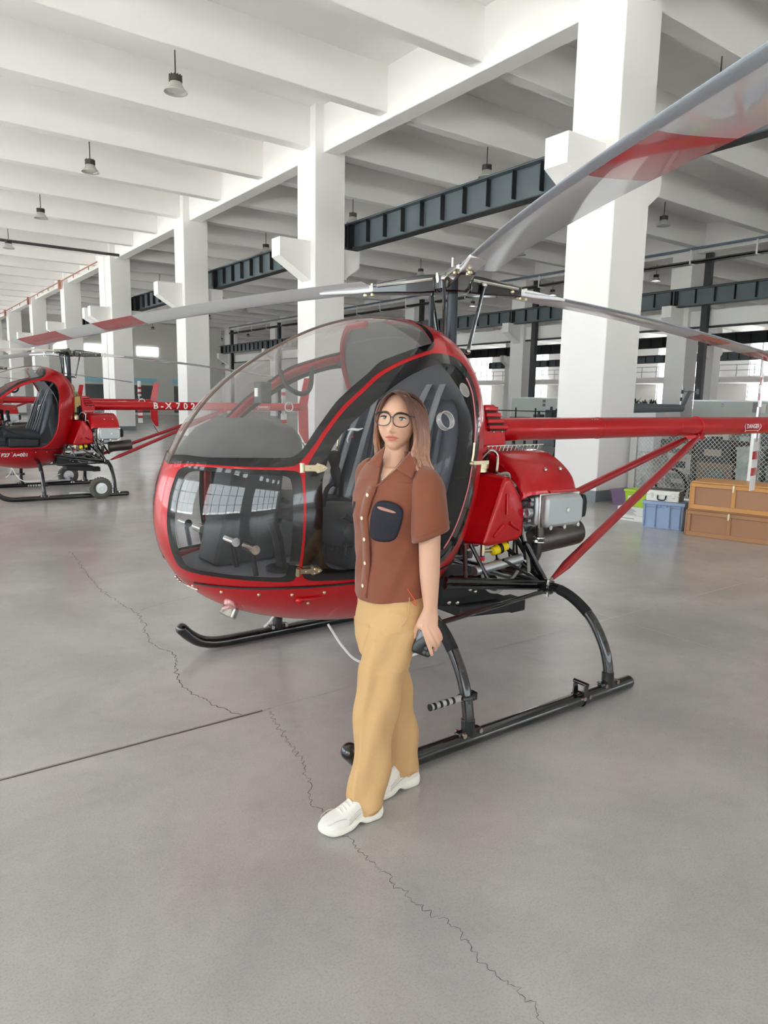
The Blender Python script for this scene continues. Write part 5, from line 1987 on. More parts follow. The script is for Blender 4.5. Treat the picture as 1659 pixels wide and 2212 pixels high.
def remeshed(mb, voxel, smooth=0, sf=.5):
    me = bpy.data.meshes.new('tmp')
    me.from_pydata(mb.v, [], mb.f)
    o = bpy.data.objects.new('tmp', me)
    COL.objects.link(o)
    md = o.modifiers.new('r', 'REMESH')
    md.mode = 'VOXEL'
    md.voxel_size = voxel
    if smooth:
        sm = o.modifiers.new('s', 'SMOOTH')
        sm.iterations = smooth
        sm.factor = sf
    dg = bpy.context.evaluated_depsgraph_get()
    ev = o.evaluated_get(dg)
    m2 = ev.to_mesh()
    n = len(m2.vertices)
    co = np.empty(n * 3)
    m2.vertices.foreach_get('co', co)
    co = co.reshape(-1, 3)
    fs = [tuple(p.vertices) for p in m2.polygons]
    ev.to_mesh_clear()
    bpy.data.objects.remove(o)
    bpy.data.meshes.remove(me)
    r = MB()
    r.v = [tuple(p) for p in co]
    r.f = fs
    return r
body = remeshed(bd, .0034, 4, .45)
bo = body.build('body', M_skin, woman, angle=179)
# natural colouring: lips, cheeks, nails
me = bo.data
col = me.color_attributes.new('tint', 'FLOAT_COLOR', 'POINT')
V = np.array(body.v)
rel = V - np.array(HEAD_C)
hx, hy, hz = rel @ np.array(HX), rel @ np.array(HF), rel @ np.array(HZ)
tint = np.ones((len(V), 4))
zl = -.0588
up_ = .0095 * (1 - (np.abs(hx) / .025) ** 1.6) * (1 - .22 * np.exp(-(hx / .005) ** 2))
dn_ = .0105 * (1 - (np.abs(hx) / .024) ** 2.0)
lip = (hy > .05) & (np.abs(hx) < .025) & (hz < zl + np.maximum(up_, 0)) & (hz > zl - np.maximum(dn_, 0))
tint[lip, :3] = (.92, .46, .52)
line = lip & (np.abs(hz - zl) < .0016)
tint[line, :3] = (.62, .30, .32)
ck = np.exp(-((np.abs(hx) - .04) / .018) ** 2 - ((hz + .03) / .02) ** 2) * (hy > .02)
tint[:, 1] *= 1 - .06 * ck
tint[:, 2] *= 1 - .06 * ck
for k, v in FINGERS.items():
    dd = np.linalg.norm(V - (np.array(v[-1]) + np.array(DV) * -.004 + np.array([0, 0, -.002])), axis=1)
    tint[dd < .0068, :3] = (.96, .84, .84)
col.data.foreach_set('color', tint.ravel())

# --- eyes, brows, lashes
eyes = []
for sx, tag_ in ((-1, 'l'), (1, 'r')):
    cx, cz = sx * .0305, .0085
    y0 = face_y(cx, cz)
    n, m_ = 22, 5
    rows = []
    wv, hv = .0150, .0056
    def almond(t, k):
        x = wv * cos(t)
        z = hv * sin(t) * (1 if sin(t) > 0 else .72) * (abs(sin(t)) ** .15)
        return cx + x * k, cz + z * k + sx * x * .05
    vs = [tuple(hd(cx, y0 + .0052, cz))]
    fs = []
    for k in range(1, m_ + 1):
        for i in range(n):
            x, z = almond(2 * pi * i / n, k / m_)
            rr = ((x - cx) / wv) ** 2
            vs.append(tuple(hd(x, y0 + .0052 - .0042 * rr - .0015 * (k / m_) ** 2 - .10 * max(0, sx * (x - cx)) , z)))
    for i in range(n):
        j = (i + 1) % n
        fs.append((0, 1 + i, 1 + j))
        for k in range(m_ - 1):
            fs.append((1 + k * n + i, 1 + (k + 1) * n + i, 1 + (k + 1) * n + j, 1 + k * n + j))
    eo = MB().add(vs, fs).build('eye', M_eyew, woman, angle=179)
    ir = MB().lathe([(.0064, 0), (.006, .0008), (.0001, .0015)], hd(cx + .0008 * 0, y0 + .0042, cz + .0008), HF, 18)
    ir.build('iris', M_iris, eo)
    P = [hd(*(lambda q: (q[0], y0 + .0058 - .0042 * ((q[0] - cx) / wv) ** 2 - .10 * max(0, sx * (q[0] - cx)), q[1]))(almond(pi * k / 12, 1.04))) for k in range(13)]
    MB().tube(P, [.0009 + .0016 * sin(pi * k / 12) for k in range(13)], 6).build('eyelash', M_lash, eo)
    P = []
    for k in range(11):
        u = k / 10
        x = sx * (.0125 + .036 * u)
        z = .0255 + .0065 * sin(pi * (u * .8 + .12)) - .004 * u
        P.append(hd(x, face_y(x, z) + .0006, z))
    MB().tube(P, [.0016 + .0019 * sin(pi * min(1, .15 + .85 * (1 - k / 10))) for k in range(11)], 8).build('eyebrow', M_brow, woman)

# --- spectacles
def spec_pt(x, z, f=0.0):
    return hd(x, face_y(0, .004) + .004 + f - .0028 * (abs(x) / .03) ** 2, z)
gl_ = MB()
lens_paths = []
for sx in (-1, 1):
    ring = []
    for k in range(36):
        t = 2 * pi * k / 36
        ca, sa = cos(t), sin(t)
        x = sx * .0325 + .0285 * np.sign(ca) * abs(ca) ** .85
        z = .004 + .0235 * np.sign(sa) * abs(sa) ** (.72 if sa > 0 else .95)
        if sa > 0 and ca * sx > 0: z += .003 * ca * sx
        ring.append(spec_pt(x, z))
    lens_paths.append(ring)
    gl_.tube(ring, [.0017 + .0014 * max(0, sin(2 * pi * k / 36)) for k in range(36)], 8, closed=True)
    gl_.tube([spec_pt(sx * .0605, .020), hd(sx * .068, .06, .020), hd(sx * .0735, .03, .018), hd(sx * .0735, -.03, .008)], .0018, 6)
gl_.tube([spec_pt(-.0055, .010), spec_pt(0, .014, .001), spec_pt(.0055, .010)], .0019, 8)
spo = gl_.build('spectacles', M_spec, woman)
for ring in lens_paths:
    c = sum((Vector(p) for p in ring), Vector()) / len(ring)
    MB().add([tuple(c)] + [tuple(p) for p in ring], [(0, 1 + i, 1 + (i + 1) % 36) for i in range(36)]).build('lens', M_lens, spo, angle=179)

# --- hair: scalp cap and long locks from the parting
cap = MB()
rs = []
for k in range(1, 40):
    t = pi * .62 * k / 40
    ring = []
    for i in range(64):
        ph = 2 * pi * i / 64
        x, y, z = sin(t) * sin(ph), sin(t) * cos(ph), cos(t)
        X, Y, Z = head_r(x, min(y, .35), z) if y > .35 else head_r(x, y, z)
        if y > .35:
            X, Y, Z = head_r(x, y, z)
        gq = .006
        if y > .25 and z < .86:      # leave the face free
            gq = -.02
        L_ = sqrt(X * X + Y * Y + Z * Z)
        f = 1 + gq / L_
        ring.append(tuple(hd(X * f, Y * f, Z * f)))
    rs.append(ring)
cap.rings(rs)
cap.build('scalp_hair', M_hair, woman, angle=179)
rnd = random.Random(21)
def lerp_path(a, b, p):
    return [tuple(x + (y - x) * p for x, y in zip(q, w)) for q, w in zip(a, b)]
RF = [(-.004, .079, .099), (.030, .079, .080), (.056, .060, .034), (.0705, .040, -.018), (.0765, .032, -.07), (.071, .045, -.12), (.090, .075, -.162), (.125, .085, -.198)]
RB = [(.000, -.070, .100), (.055, -.064, .078), (.092, -.055, .030), (.105, -.05, -.02), (.112, -.045, -.075), (.120, -.02, -.125), (.146, .0, -.172), (.178, .0, -.232)]
LF = [(-.008, .079, .099), (-.028, .078, .080), (-.049, .060, .036), (-.0615, .034, -.012), (-.066, .016, -.06), (-.063, .002, -.10), (-.055, -.014, -.14)]
LB = [(-.006, -.070, .100), (-.050, -.064, .080), (-.072, -.05, .030), (-.081, -.045, -.02), (-.085, -.045, -.07), (-.078, -.05, -.115), (-.055, -.06, -.16)]
BK = [(.0, -.03, .106), (.0, -.075, .092), (.0, -.098, .05), (.0, -.104, .0), (.0, -.10, -.06), (.0, -.095, -.12), (.0, -.09, -.18)]
def lock(P, w, mb, flat=.5):
    P = spline([tuple(hd(*q)) for q in P], 6)
    m = len(P)
    mb.tube(P, [w * (0.45 + .55 * min(1, 4 * k / m)) * (1 if k < m * .72 else max(.12, 1 - (k - m * .72) / (m * .28))) for k in range(m)], 7, flat=flat)
for A_, B_, n, nm in ((RF, RB, 74, 'hair_lock'), (LF, LB, 60, 'hair_lock')):
    for part in range(4):
        hb = MB()
        for i in range(n // 4):
            p = min(1, max(0, (part + (i + rnd.random()) / (n / 4)) / 4))
            P = lerp_path(A_, B_, p)
            j = rnd.uniform(-.0035, .0035)
            o_ = rnd.uniform(-.002, .005)
            ln = rnd.uniform(.88, 1.0)
            Q = []
            for k, q in enumerate(P):
                u = k / (len(P) - 1)
                f = 1 + o_ / max(.03, sqrt(q[0] ** 2 + q[1] ** 2)) if k > 0 else 1
                zz = q[2] if k < 4 else P[3][2] + (q[2] - P[3][2]) * ln
                Q.append((q[0] * f + j * u * 2, q[1] * f + rnd.uniform(-.003, .003) * u, zz))
            lock(Q, rnd.uniform(.0055, .0085), hb, .45)
        hb.build(nm, M_hair, woman, angle=179)
hb = MB()
for i in range(44):
    a = -1.15 + 2.3 * i / 43
    P = []
    for (x, y, z) in BK:
        fz = 1.0 if z < .06 else (.8 if z < .1 else .3)
        P.append((abs(y) * sin(a) * fz, y * cos(a * .75), z + rnd.uniform(-.004, .004)))
    lock(P, .0085, hb, .5)
hb.build('hair_back', M_hair, woman, angle=179)

# --- shirt
sh = MB()
NZ, NA = 190, 260
zs_ = np.linspace(0, 1, NZ)
V_NECK = [(-.062, 1.40), (.060, 1.40), (.030, 1.345), (-.006, 1.318), (-.066, 1.262), (-.074, 1.262), (-.058, 1.33)]
vs, keep = [], []
for k in range(NZ):
    u = k / (NZ - 1)
    z = .862 + (1.364 - .862) * u
    for i in range(NA):
        an = 2 * pi * i / NA
        dz = 0
        if u < .25:
            dz = -(1 - u / .25) * (.012 * sin(an) - .006 * cos(an) - .006 * cos(2 * an))
        w_ = (.0035 * sin(5 * an + 9 * z) * (1 - u) + .0025 * sin(3 * an - 26 * z + 1.5) + .002 * sin(9 * an + 40 * z))
        # flare at the hem, soft fold from bust to side
        if u < .3:
            w_ += .006 * (1 - u / .3) * sin(4 * an + .5)
        w_ *= (1 if u < .85 else 0)
        p = tor_pt(z + dz, an, w_)
        vs.append(tuple(p))
fs = []
hole = np.array(V_NECK)
for k in range(NZ - 1):
    for i in range(NA):
        j = (i + 1) % NA
        f = (k * NA + i, k * NA + j, (k + 1) * NA + j, (k + 1) * NA + i)
        c = sum((Vector(vs[q]) for q in f), Vector()) / 4 - PO
        s_, e_ = c.dot(RV), c.dot(DV)
        kk = 2.59 / (2.59 + e_)
        si, zi = s_ * kk, 1.57 + (c.z - 1.57) * kk
        if e_ < .02 and in_poly(np.array([[si, zi]]), hole)[0]:
            continue
        fs.append(f)
sh.add(vs, fs)
# smooth facing along the open neck
shirt = sh.build('shirt', M_shirt, woman, angle=179, solid=.003)
nf = MB()
Pn = resample([(-.060, 1.335), (-.068, 1.29), (-.074, 1.260), (-.06, 1.268), (-.006, 1.318), (.030, 1.347)], 50)
nf.tube([tuple(on_shirt(q[0], q[1], .003)) for q in Pn], .0042, 8)
nf.build('neck_facing', M_shirt, shirt)
# sleeves
def sleeve(st, cuff_tilt):
    m = MB()
    st = smooth_st(st, 6)
    P = [s[0] for s in st]
    rs = []
    n = 40
    for k in range(len(P)):
        t = (P[min(k + 1, len(P) - 1)] - P[max(k - 1, 0)]).normalized()
        u = (RV - t * RV.dot(t)).normalized()
        w = t.cross(u)
        f = k / (len(P) - 1)
        ring = []
        for i in range(n):
            a = 2 * pi * i / n
            wr = 1 + .035 * sin(3 * a + 7 * f) * f + .02 * sin(5 * a - 9 * f)
            ring.append(tuple(P[k] + u * (st[k][1] * cos(a) * wr) + w * (st[k][2] * sin(a) * wr) + Vector((0, 0, cuff_tilt * cos(a) * f ** 2))))
        rs.append(ring)
    # turned-in cuff
    c = P[-1]
    rs.append([tuple(c + (Vector(p) - c) * .95 + Vector((0, 0, .004))) for p in rs[-1]])
    rs.append([tuple(c + (Vector(p) - c) * .88 + Vector((0, 0, .05))) for p in rs[-2]])
    m.rings(rs, True, False)
    o = m.build('sleeve', M_shirt, woman, angle=179)
    # stitched hem
    q = rs[-3]
    MB().tube([tuple(c + (Vector(p) - c) * 1.012 + Vector((0, 0, .022))) for p in q], .0011, 5, closed=True).build('sleeve_stitch', M_shirt, o)
    return o
sleeve([(I3(.066, 1.312, -.062), .034, .036), (I3(.092, 1.292, -.088), .047, .050), (I3(.110, 1.262, -.112), .060, .064), (I3(.120, 1.20, -.125), .062, .068), (I3(.126, 1.14, -.13), .064, .070), (I3(.129, 1.082, -.13), .066, .070)], .024)
sleeve([(S3(-.085, 1.322, .09), .036, .040), (S3(-.105, 1.30, .11), .050, .052), (S3(-.105, 1.24, .13), .056, .062), (S3(-.098, 1.16, .142), .056, .064), (S3(-.090, 1.09, .148), .058, .064)], .0)
# collar leaves, button band, pockets
def patch(name, poly, m, parent, out=.006, thick=.003, n=6, bend=None):
    """cloth piece laid on the shirt: polygon in the upright plane"""
    P = resample(chaikin(poly, 2), 44, True)
    c = P.mean(0)
    vs = [tuple(on_shirt(c[0], c[1], out))]
    for k in range(1, n + 1):
        for q in c + (P - c) * (k / n):
            vs.append(tuple(on_shirt(q[0], q[1], out)))
    fs = []
    N = len(P)
    for i in range(N):
        j = (i + 1) % N
        fs.append((0, 1 + i, 1 + j))
        for k in range(n - 1):
            fs.append((1 + k * N + i, 1 + (k + 1) * N + i, 1 + (k + 1) * N + j, 1 + k * N + j))
    return MB().add(vs, fs).build(name, m, parent, angle=60, solid=thick)
def px2(p):      # photo-plane spot of her outline, in metres on the upright plane
    q = p[1] - 905.0
    return ((p[0] - 859.3 + .0209 * q) * (.00167 + 1.3e-7 * q), 1.506 - .001643 * q - 2.04e-7 * q * q)
pocket = [px2(p) for p in ((817, 1082), (846, 1083), (871, 1098), (871, 1116), (863, 1148), (853, 1168), (830, 1173), (806, 1169), (797, 1157), (800, 1118), (806, 1096))]
po_ = patch('pocket', pocket, M_pocket, shirt, .0075, .002)
slit = [px2(p) for p in ((813, 1097), (818, 1095), (835, 1100), (853, 1106), (856, 1109), (850, 1110), (833, 1106), (818, 1102))]
patch('pocket_slit', slit, mat('pocket_lining', (176, 124, 112), .7), po_, .0095, .001)
# right chest pocket curving away on the far side
vs, fs = [], []
for k in range(9):
    for i in range(7):
        vs.append(tuple(tor_pt(1.205 - .045 * k / 8, pi * (.635 + .05 * i / 6), .0075)))
for k in range(8):
    for i in range(6):
        fs.append((k * 7 + i, k * 7 + i + 1, (k + 1) * 7 + i + 1, (k + 1) * 7 + i))
MB().add(vs, fs).build('pocket', M_pocket, shirt, angle=179)
# button band down the front
A, B_, ed = [], [], []
for k in range(40):
    z = 1.268 - (1.268 - .858) * k / 39
    an = pi / 2 + .0 + .17 * k / 39
    A.append(tuple(tor_pt(z, an - .13, .0055)))
    B_.append(tuple(tor_pt(z, an + .13, .0055)))
    ed.append(tuple(tor_pt(z, an - .14, .0065)))
MB().grid([A, B_]).build('button_band', M_shirt, shirt, solid=.002)
MB().tube(ed, .0022, 6).build('band_edge', mat('shirt_edge_stitch', (104, 58, 44), .85), shirt)
for z in (1.238, 1.155, 1.075, .985, .90):
    an = pi / 2 + .02 + .17 * (1.268 - z) / .41
    p = tor_pt(z, an, .009)
    nrm = (tor_pt(z, an, .02) - tor_pt(z, an, 0)).normalized()
    MB().lathe([(.0001, 0), (.0068, 0), (.0072, .0012), (.006, .002), (.0035, .0012), (.0001, .0012)], p, nrm, 16, caps=False).build('button', M_button, shirt)
def leaf(name, pts, lifts):
    """collar leaf: four corners (s, z, e) bent over its middle"""
    a, b, c, d = [I3(*q) for q in pts]
    G = []
    for i in range(9):
        u = i / 8
        row = []
        for j in range(9):
            v = j / 8
            p = a * (1 - u) * (1 - v) + b * u * (1 - v) + c * u * v + d * (1 - u) * v
            p = p - DV * (lifts * sin(pi * v) * .6 + .004 * sin(pi * u))
            row.append(tuple(p))
        G.append(row)
    return MB().grid(G).build(name, M_shirt, shirt, angle=179, solid=.004)
def cq(p, e):
    s, z = px2(p)
    return (s, z, e)
leaf('collar', [cq((885, 975), -.066), cq((901, 993), -.100), cq((891, 1034), -.141), cq((856, 1012), -.112)], .012)
leaf('collar', [cq((832, 966), -.040), cq((806, 990), -.030), cq((795, 1004), -.052), cq((822, 1012), -.082)], .010)
# collar stand round the back of the neck
st = MB()
rows = []
for z, gq in ((1.345, .012), (1.368, .006), (1.392, .002)):
    row = []
    for i in range(31):
        an = radians(14) - radians(208) * i / 30
        c = I3(-.003, z, .012)
        row.append(tuple(c + LV * ((.058 + gq) * cos(an)) + FV * ((.056 + gq) * sin(an))))
    rows.append(row)
st.grid(rows)
st.build('collar_stand', M_shirt, shirt, solid=.004)
# fine chain at the neck
P = spline([I3(-.046, 1.36, -.04), I3(-.050, 1.33, -.066), I3(-.055, 1.30, -.085), I3(-.052, 1.285, -.098), I3(-.035, 1.30, -.098), I3(-.01, 1.325, -.085), I3(.018, 1.36, -.06)], 8)
MB().tube([tuple(p) for p in P], .0012, 5).build('necklace', M_silver, woman)

# --- trousers
pn = MB()
rs = []
for z, s_, e_, a, b in ((.905, -.018, 0, .140, .094), (.86, -.018, 0, .146, .100), (.80, -.016, 0, .150, .106), (.74, -.016, .004, .148, .108), (.68, -.024, .004, .138, .104), (.62, -.032, .0, .112, .090)):
    rs.append([tuple(S3(s_, z, e_) + LV * (a * cos(2 * pi * i / 44)) + FV * (b * sin(2 * pi * i / 44))) for i in range(44)])
pn.rings(rs)
loft(pn, smooth_st([(S3(.028, .80, -.05), .090, .095), (S3(-.018, .66, -.06), .096, .090), (S3(-.052, .46, -.068), .087, .080), (S3(-.066, .34, -.072), .076, .072), (S3(-.078, .20, -.077), .0735, .070), (S3(-.088, .075, -.082), .072, .070), (S3(-.088, .066, -.082), .071, .069)], 7), 32)
loft(pn, smooth_st([(S3(-.055, .80, .05), .085, .092), (S3(-.035, .66, .075), .082, .085), (S3(-.002, .46, .108), .076, .074), (S3(.018, .34, .128), .068, .068), (S3(.044, .22, .138), .066, .066), (S3(.057, .105, .148), .066, .066), (S3(.057, .096, .148), .065, .065)], 7), 32)
# flat hems: cut by clamping below the hem line after the surface is grown
pm = remeshed(pn, .006, 6, .5)
V = np.array(pm.v)
rel = V - np.array(PO)
s_ = rel @ np.array(RV); e_ = rel @ np.array(DV); z_ = V[:, 2]
# pressed crease, side seam and folds
def push(v, amp):
    return v
dn = np.zeros(len(V))
wob = .0035 * np.sin(38 * z_ + 9 * s_) * np.exp(-((z_ - .80) / .06) ** 2) + .003 * np.sin(22 * z_ + 30 * (s_ + e_)) * (z_ < .6) + .0028 * np.sin(60 * s_ - 20 * z_) * (z_ < .75)
cx_ = np.where(e_ < .03, np.interp(z_, [.07, .2, .34, .46, .66, .9], [-.088, -.078, -.066, -.048, -.005, .0]), np.interp(z_, [.1, .22, .34, .46, .66, .9], [.052, .040, .018, -.002, -.035, -.03]))
ce_ = np.where(e_ < .03, np.interp(z_, [.07, .9], [-.082, -.04]), np.interp(z_, [.1, .46, .9], [.17, .108, .03]))
d_ = np.stack([s_ - cx_, e_ - ce_], 1)
dl = np.linalg.norm(d_, axis=1)[:, None] + 1e-6
d_ = d_ / dl
crease = .004 * np.exp(-((np.arctan2(d_[:, 1], d_[:, 0]) - radians(-128)) / .16) ** 2) * (z_ < .72)
V = V + (d_[:, :1] * np.array(RV)[None] + d_[:, 1:] * np.array(DV)[None]) * (1.7 * wob + 1.6 * crease)[:, None]
pm.v = [tuple(p) for p in V]
po2 = pm.build('trousers', M_pants, woman, angle=179)
cd_ = MB()
P = [px2(q) for q in ((876, 1268), (879, 1280), (886, 1296), (896, 1306), (900, 1308), (898, 1298), (888, 1284), (880, 1272))]
cd_.tube([tuple(I3(q[0], q[1], -.122 - .02 * k / 8)) for k, q in enumerate(P)], .0016, 6)
cd_.build('cord_loop', M_cord, po2)
# side seam and pocket edge
q = [px2(p) for p in ((884, 1290), (883, 1315), (878, 1340), (868, 1353))]
MB().tube(spline([tuple(I3(a, b, -.135 - .002 * k)) for k, (a, b) in enumerate(q)], 5), .0016, 5).build('pocket_seam', M_pants, po2)

# --- shoes
def make_shoe(heel, toe, name_label):
    heel, toe = Vector(heel), Vector(toe)
    ax = (toe - heel)
    Ln = ax.length
    ax.normalize()
    sd = Vector((0, 0, 1)).cross(ax)
    ro = bpy.data.objects.new('shoe', None)
    COL.objects.link(ro)
    ro.parent = woman
    ro.location = heel - PO
    U = np.linspace(0, 1, 34)
    def hw(u):     # half width
        return float(np.interp(u, [0, .03, .10, .25, .42, .60, .75, .88, .96, 1], [.012, .026, .036, .036, .035, .044, .049, .043, .026, .006]))
    def top(u):
        return float(np.interp(u, [0, .04, .10, .2, .30, .36, .42, .52, .66, .80, .92, 1], [.070, .095, .092, .078, .084, .115, .112, .092, .072, .060, .050, .034]))
    def und(u):    # sole clearance: raised arch and toe spring
        return .017 * math.exp(-((u - .44) / .075) ** 2) + .014 * max(0, (u - .82) / .18) ** 2 + .006 * max(0, (.06 - u) / .06)
    def wall(u):   # top of the midsole
        return float(np.interp(u, [0, .06, .2, .35, .5, .75, 1], [.052, .050, .046, .040, .036, .034, .036])) + (.004 * sin(26 * u) if .3 < u < .9 else 0)
    def pt_(u, v, z):
        return tuple(heel + ax * (u * Ln) + sd * v + Vector((0, 0, z)))
    so = MB()
    rs = []
    for u in U:
        w, b, t = hw(u) * 1.04 + .003, und(u), wall(u)
        bul = .005 * (1 if u < .35 else .6)
        sec = [(-w * .86, b), (-w - bul * .2, b + .006), (-w - bul, (b + t) / 2), (-w, t), (w, t), (w + bul, (b + t) / 2), (w + bul * .2, b + .006), (w * .86, b)]
        rs.append([pt_(u, v, z) for v, z in sec])
    so.rings(rs)
    s_o = so.build('sole', M_sole, ro, angle=50, subsurf=1)
    up = MB()
    rs = []
    for u in U:
        w, t, b = hw(u) * .98, top(u), wall(u) - .012
        cs = .55 if u < .36 else .62
        sec = []
        for k in range(19):
            a = pi * k / 18
            v = w * np.sign(cos(a)) * abs(cos(a)) ** (cs if u > .36 else .35)
            z = b + (t - b) * abs(sin(a)) ** (.75 if u > .36 else .9)
            if .05 < u < .345:     # collar opening: both walls stand apart
                op = min(1, (u - .05) / .05) * min(1, (.345 - u) / .04)
                dip = 1 - op * (1 if abs(cos(a)) < .62 else 0) * .55
                z = b + (z - b) * dip
            sec.append((v, z))
        rs.append([pt_(u, v, z) for v, z in sec])
    up.rings(rs)
    u_o = up.build('upper', M_shoe, ro, angle=70, subsurf=1)
    # laces, tongue, swept side lines, heel tab
    lc = MB()
    for k in range(6):
        u = .40 + .055 * k
        w, t = hw(u) * .60, top(u)
        lc.tube([pt_(u, -w, t - .014), pt_(u + .008, -w * .5, t - .001), pt_(u + .012, 0, t + .004), pt_(u + .008, w * .5, t - .001), pt_(u, w, t - .014)], .0042, 7)
    lc.build('laces', M_shoe, u_o)
    tn = MB()
    tn.rings([[pt_(.46, v * .020, .085 + z * .006) for v, z in ((-1, -1), (1, -1), (1, 1), (-1, 1))], [pt_(.38, v * .026, .112 + z * .006) for v, z in ((-1, -1), (1, -1), (1, 1), (-1, 1))], [pt_(.335, v * .024, .134 + z * .006) for v, z in ((-1, -1), (1, -1), (1, 1), (-1, 1))]])
    tn.build('tongue', M_shoe, u_o, bevel=.004)
    ln = MB()
    for q in (-1, 1):
        for off in (0, .009, .018):
            P = []
            for k in range(16):
                u = .04 + .58 * k / 15
                z = .066 + .010 - off - .030 * (k / 15) ** 1.5 + .012 * sin(pi * k / 15)
                P.append(pt_(u, q * (hw(u) * (.97 if z < .06 else .93)), z))
            ln.tube(P, .0016, 5)
        P = []
        for k in range(14):
            u = .62 + .30 * k / 13
            z = .044 + .012 * sin(pi * k / 13)
            P.append(pt_(u, q * (hw(u) * .86), z + .004))
        ln.tube(P, .0014, 5)
    ln.build('side_lines', M_shoel, u_o)
    return ro
make_shoe((1.508, 2.038, 0), (1.238, 2.045, 0), '')
make_shoe((1.772, 2.143, 0), (1.50, 2.143, 0), '')

# --- phone in her left hand
def px_hand(x, y, e):
    return A3(.075 + (x - 893) * .00173, .757 - (y - 1340) * .00183, e)
c0, c1 = px_hand(889, 1408, -.116), px_hand(928, 1421, -.124)
ux = (c1 - c0).normalized()
upv = px_hand(905, 1340, -.112) - c0
uy = (upv - ux * upv.dot(ux)).normalized()
un = ux.cross(uy)
if un.dot(DV) > 0: un = -un
def rr_box(w, h, t, r, o, n=6):
    pts = []
    for cx, cy, a0 in ((w - r, h - r, 0), (r, h - r, 90), (r, r, 180), (w - r, r, 270)):
        for k in range(n + 1):
            a = radians(a0 + 90 * k / n)
            pts.append((cx + r * cos(a), cy + r * sin(a)))
    m = MB()
    def ring(off, f):
        return [tuple(o + ux * ((x - w / 2) * f + w / 2) + uy * ((y - h / 2) * f + h / 2) + un * off) for x, y in pts]
    m.rings([ring(-t / 2, .97), ring(-t / 2 + .0015, 1), ring(t / 2 - .0015, 1), ring(t / 2, .97)])
    return m
phone = thing('smartphone', 'black smartphone held low in her left hand', 'phone', tuple(c0))
rr_box(.070, .122, .009, .011, c0).build('body', M_black, phone, angle=40)
rr_box(.030, .034, .003, .008, c0 + ux * .037 + uy * .006 + un * .005).build('camera_bump', M_mblack, phone, angle=40)
for a, b in ((.046, .015), (.060, .015), (.046, .031)):
    MB().lathe([(.0062, 0), (.0062, .002), (.005, .0022), (.0001, .0012)], c0 + ux * a + uy * b + un * .0065, un, 16).build('camera_lens', M_chrome if a > .05 and b > .02 else M_black, phone)

# ------------------------------------------------------------------ things around the hall
M_wood = mat('varnished_pine', (206, 148, 84), .45, var=.12, scale=3, coat=.15)
M_ply = mat('plywood_panel', (172, 128, 98), .6, var=.10, scale=4)
M_wood2 = mat('aged_pine', (172, 126, 90), .55, var=.14, scale=3)
M_ply2 = mat('aged_plywood', (166, 122, 94), .6, var=.10, scale=4)
M_blue = mat('blue_grey_plastic', (152, 174, 206), .4, var=.03)
M_blued = mat('blue_plastic_recess', (132, 154, 188), .45, var=.03)
M_green = mat('lime_green_plastic', (170, 206, 50), .4, var=.04)
M_card = mat('white_carton_print', (234, 232, 226), .6, var=.03)
M_prnt = mat('grey_print', (150, 148, 150), .6)
M_alusheet = mat('ribbed_aluminium', (214, 212, 206), .4, metal=.5, var=.05)
M_case_s = mat('dark_case_side', (92, 86, 80), .5)
M_purple = mat('purple_grey_plastic', (120, 96, 128), .5)

def slanted(ax, ay, bx, by):
    """frame for a row of boxes: u along the front from a to b, v back from it"""
    a, b = Vector((ax, ay, 0)), Vector((bx, by, 0))
    u = (b - a).normalized()
    v = Vector((0, 0, 1)).cross(u)
    if v.x < 0: v = -v
    return a, u, v
def obox(mb, o, u, v, p, q):
    """box from (u0, v0, z0) to (u1, v1, z1) in that frame"""
    R = [(p[0], p[1]), (q[0], p[1]), (q[0], q[1]), (p[0], q[1])]
    vs = [tuple(o + u * a + v * b + Vector((0, 0, z))) for z in (p[2], q[2]) for a, b in R]
    fs = [(0, 1, 2, 3), (7, 6, 5, 4), (0, 4, 5, 1), (1, 5, 6, 2), (2, 6, 7, 3), (3, 7, 4, 0)]
    return mb.add(vs, fs)

def crate(z0, z1, ax, ay, ln, dp, mw, mp, label, top_lid=True, off=0.0):
    o, u, v = slanted(ax, ay, ax + .222, ay - .90)
    o = o + u * off
    t = thing('wooden_crate', label, 'crate', tuple(o + Vector((0, 0, z0))), 'wooden crates stacked by the fence')
    h = z1 - z0
    fz = .045
    def part(name, p, q, m, bev=.004):
        return obox(MB(), o, u, v, p, q).build(name, m, t, smooth=False, bevel=bev, seg=1)
    part('body_panel', (.015, .018, z0 + .012), (ln - .015, dp - .018, z1 - .012), mp, 0)
    # lid boards
    for k in range(4):
        part('lid_board', (-.004, .002 + dp / 4 * k, z1 - .022), (ln + .004, dp / 4 * (k + 1) - .002, z1), mw)
    part('top_rail', (0, 0, z1 - .07), (ln, .022, z1 - .024), mw)
    part('bottom_rail', (0, 0, z0), (ln, .022, z0 + .055), mw)
    for x in (0, .46, .99, 1.46, ln - .05):
        part('post', (x, .001, z0 + .055), (x + .045, .021, z1 - .07), mw)
    for x in (0,):
        part('end_post', (-.018, 0, z0), (.0, .05, z1 - .02), mw)
        part('end_post', (-.018, dp - .05, z0), (.0, dp, z1 - .02), mw)
        part('end_rail', (-.018, .05, z0), (.0, dp - .05, z0 + .055), mw)
        part('end_rail', (-.018, .05, z1 - .07), (.0, dp - .05, z1 - .024), mw)
        part('rope_grip', (-.05, dp / 2 - .09, z0 + h * .55), (-.018, dp / 2 + .09, z0 + h * .55 + .03), mw)
    for x in (.475, 1.47):
        l_ = part('latch', (x - .011, -.010, z1 - .085), (x + .013, .0, z1 - .02), M_brass, .002)
        obox(MB(), o, u, v, (x - .007, -.016, z1 - .10), (x + .007, -.006, z1 - .06)).build('hasp', M_brass, l_, smooth=False)
    return t
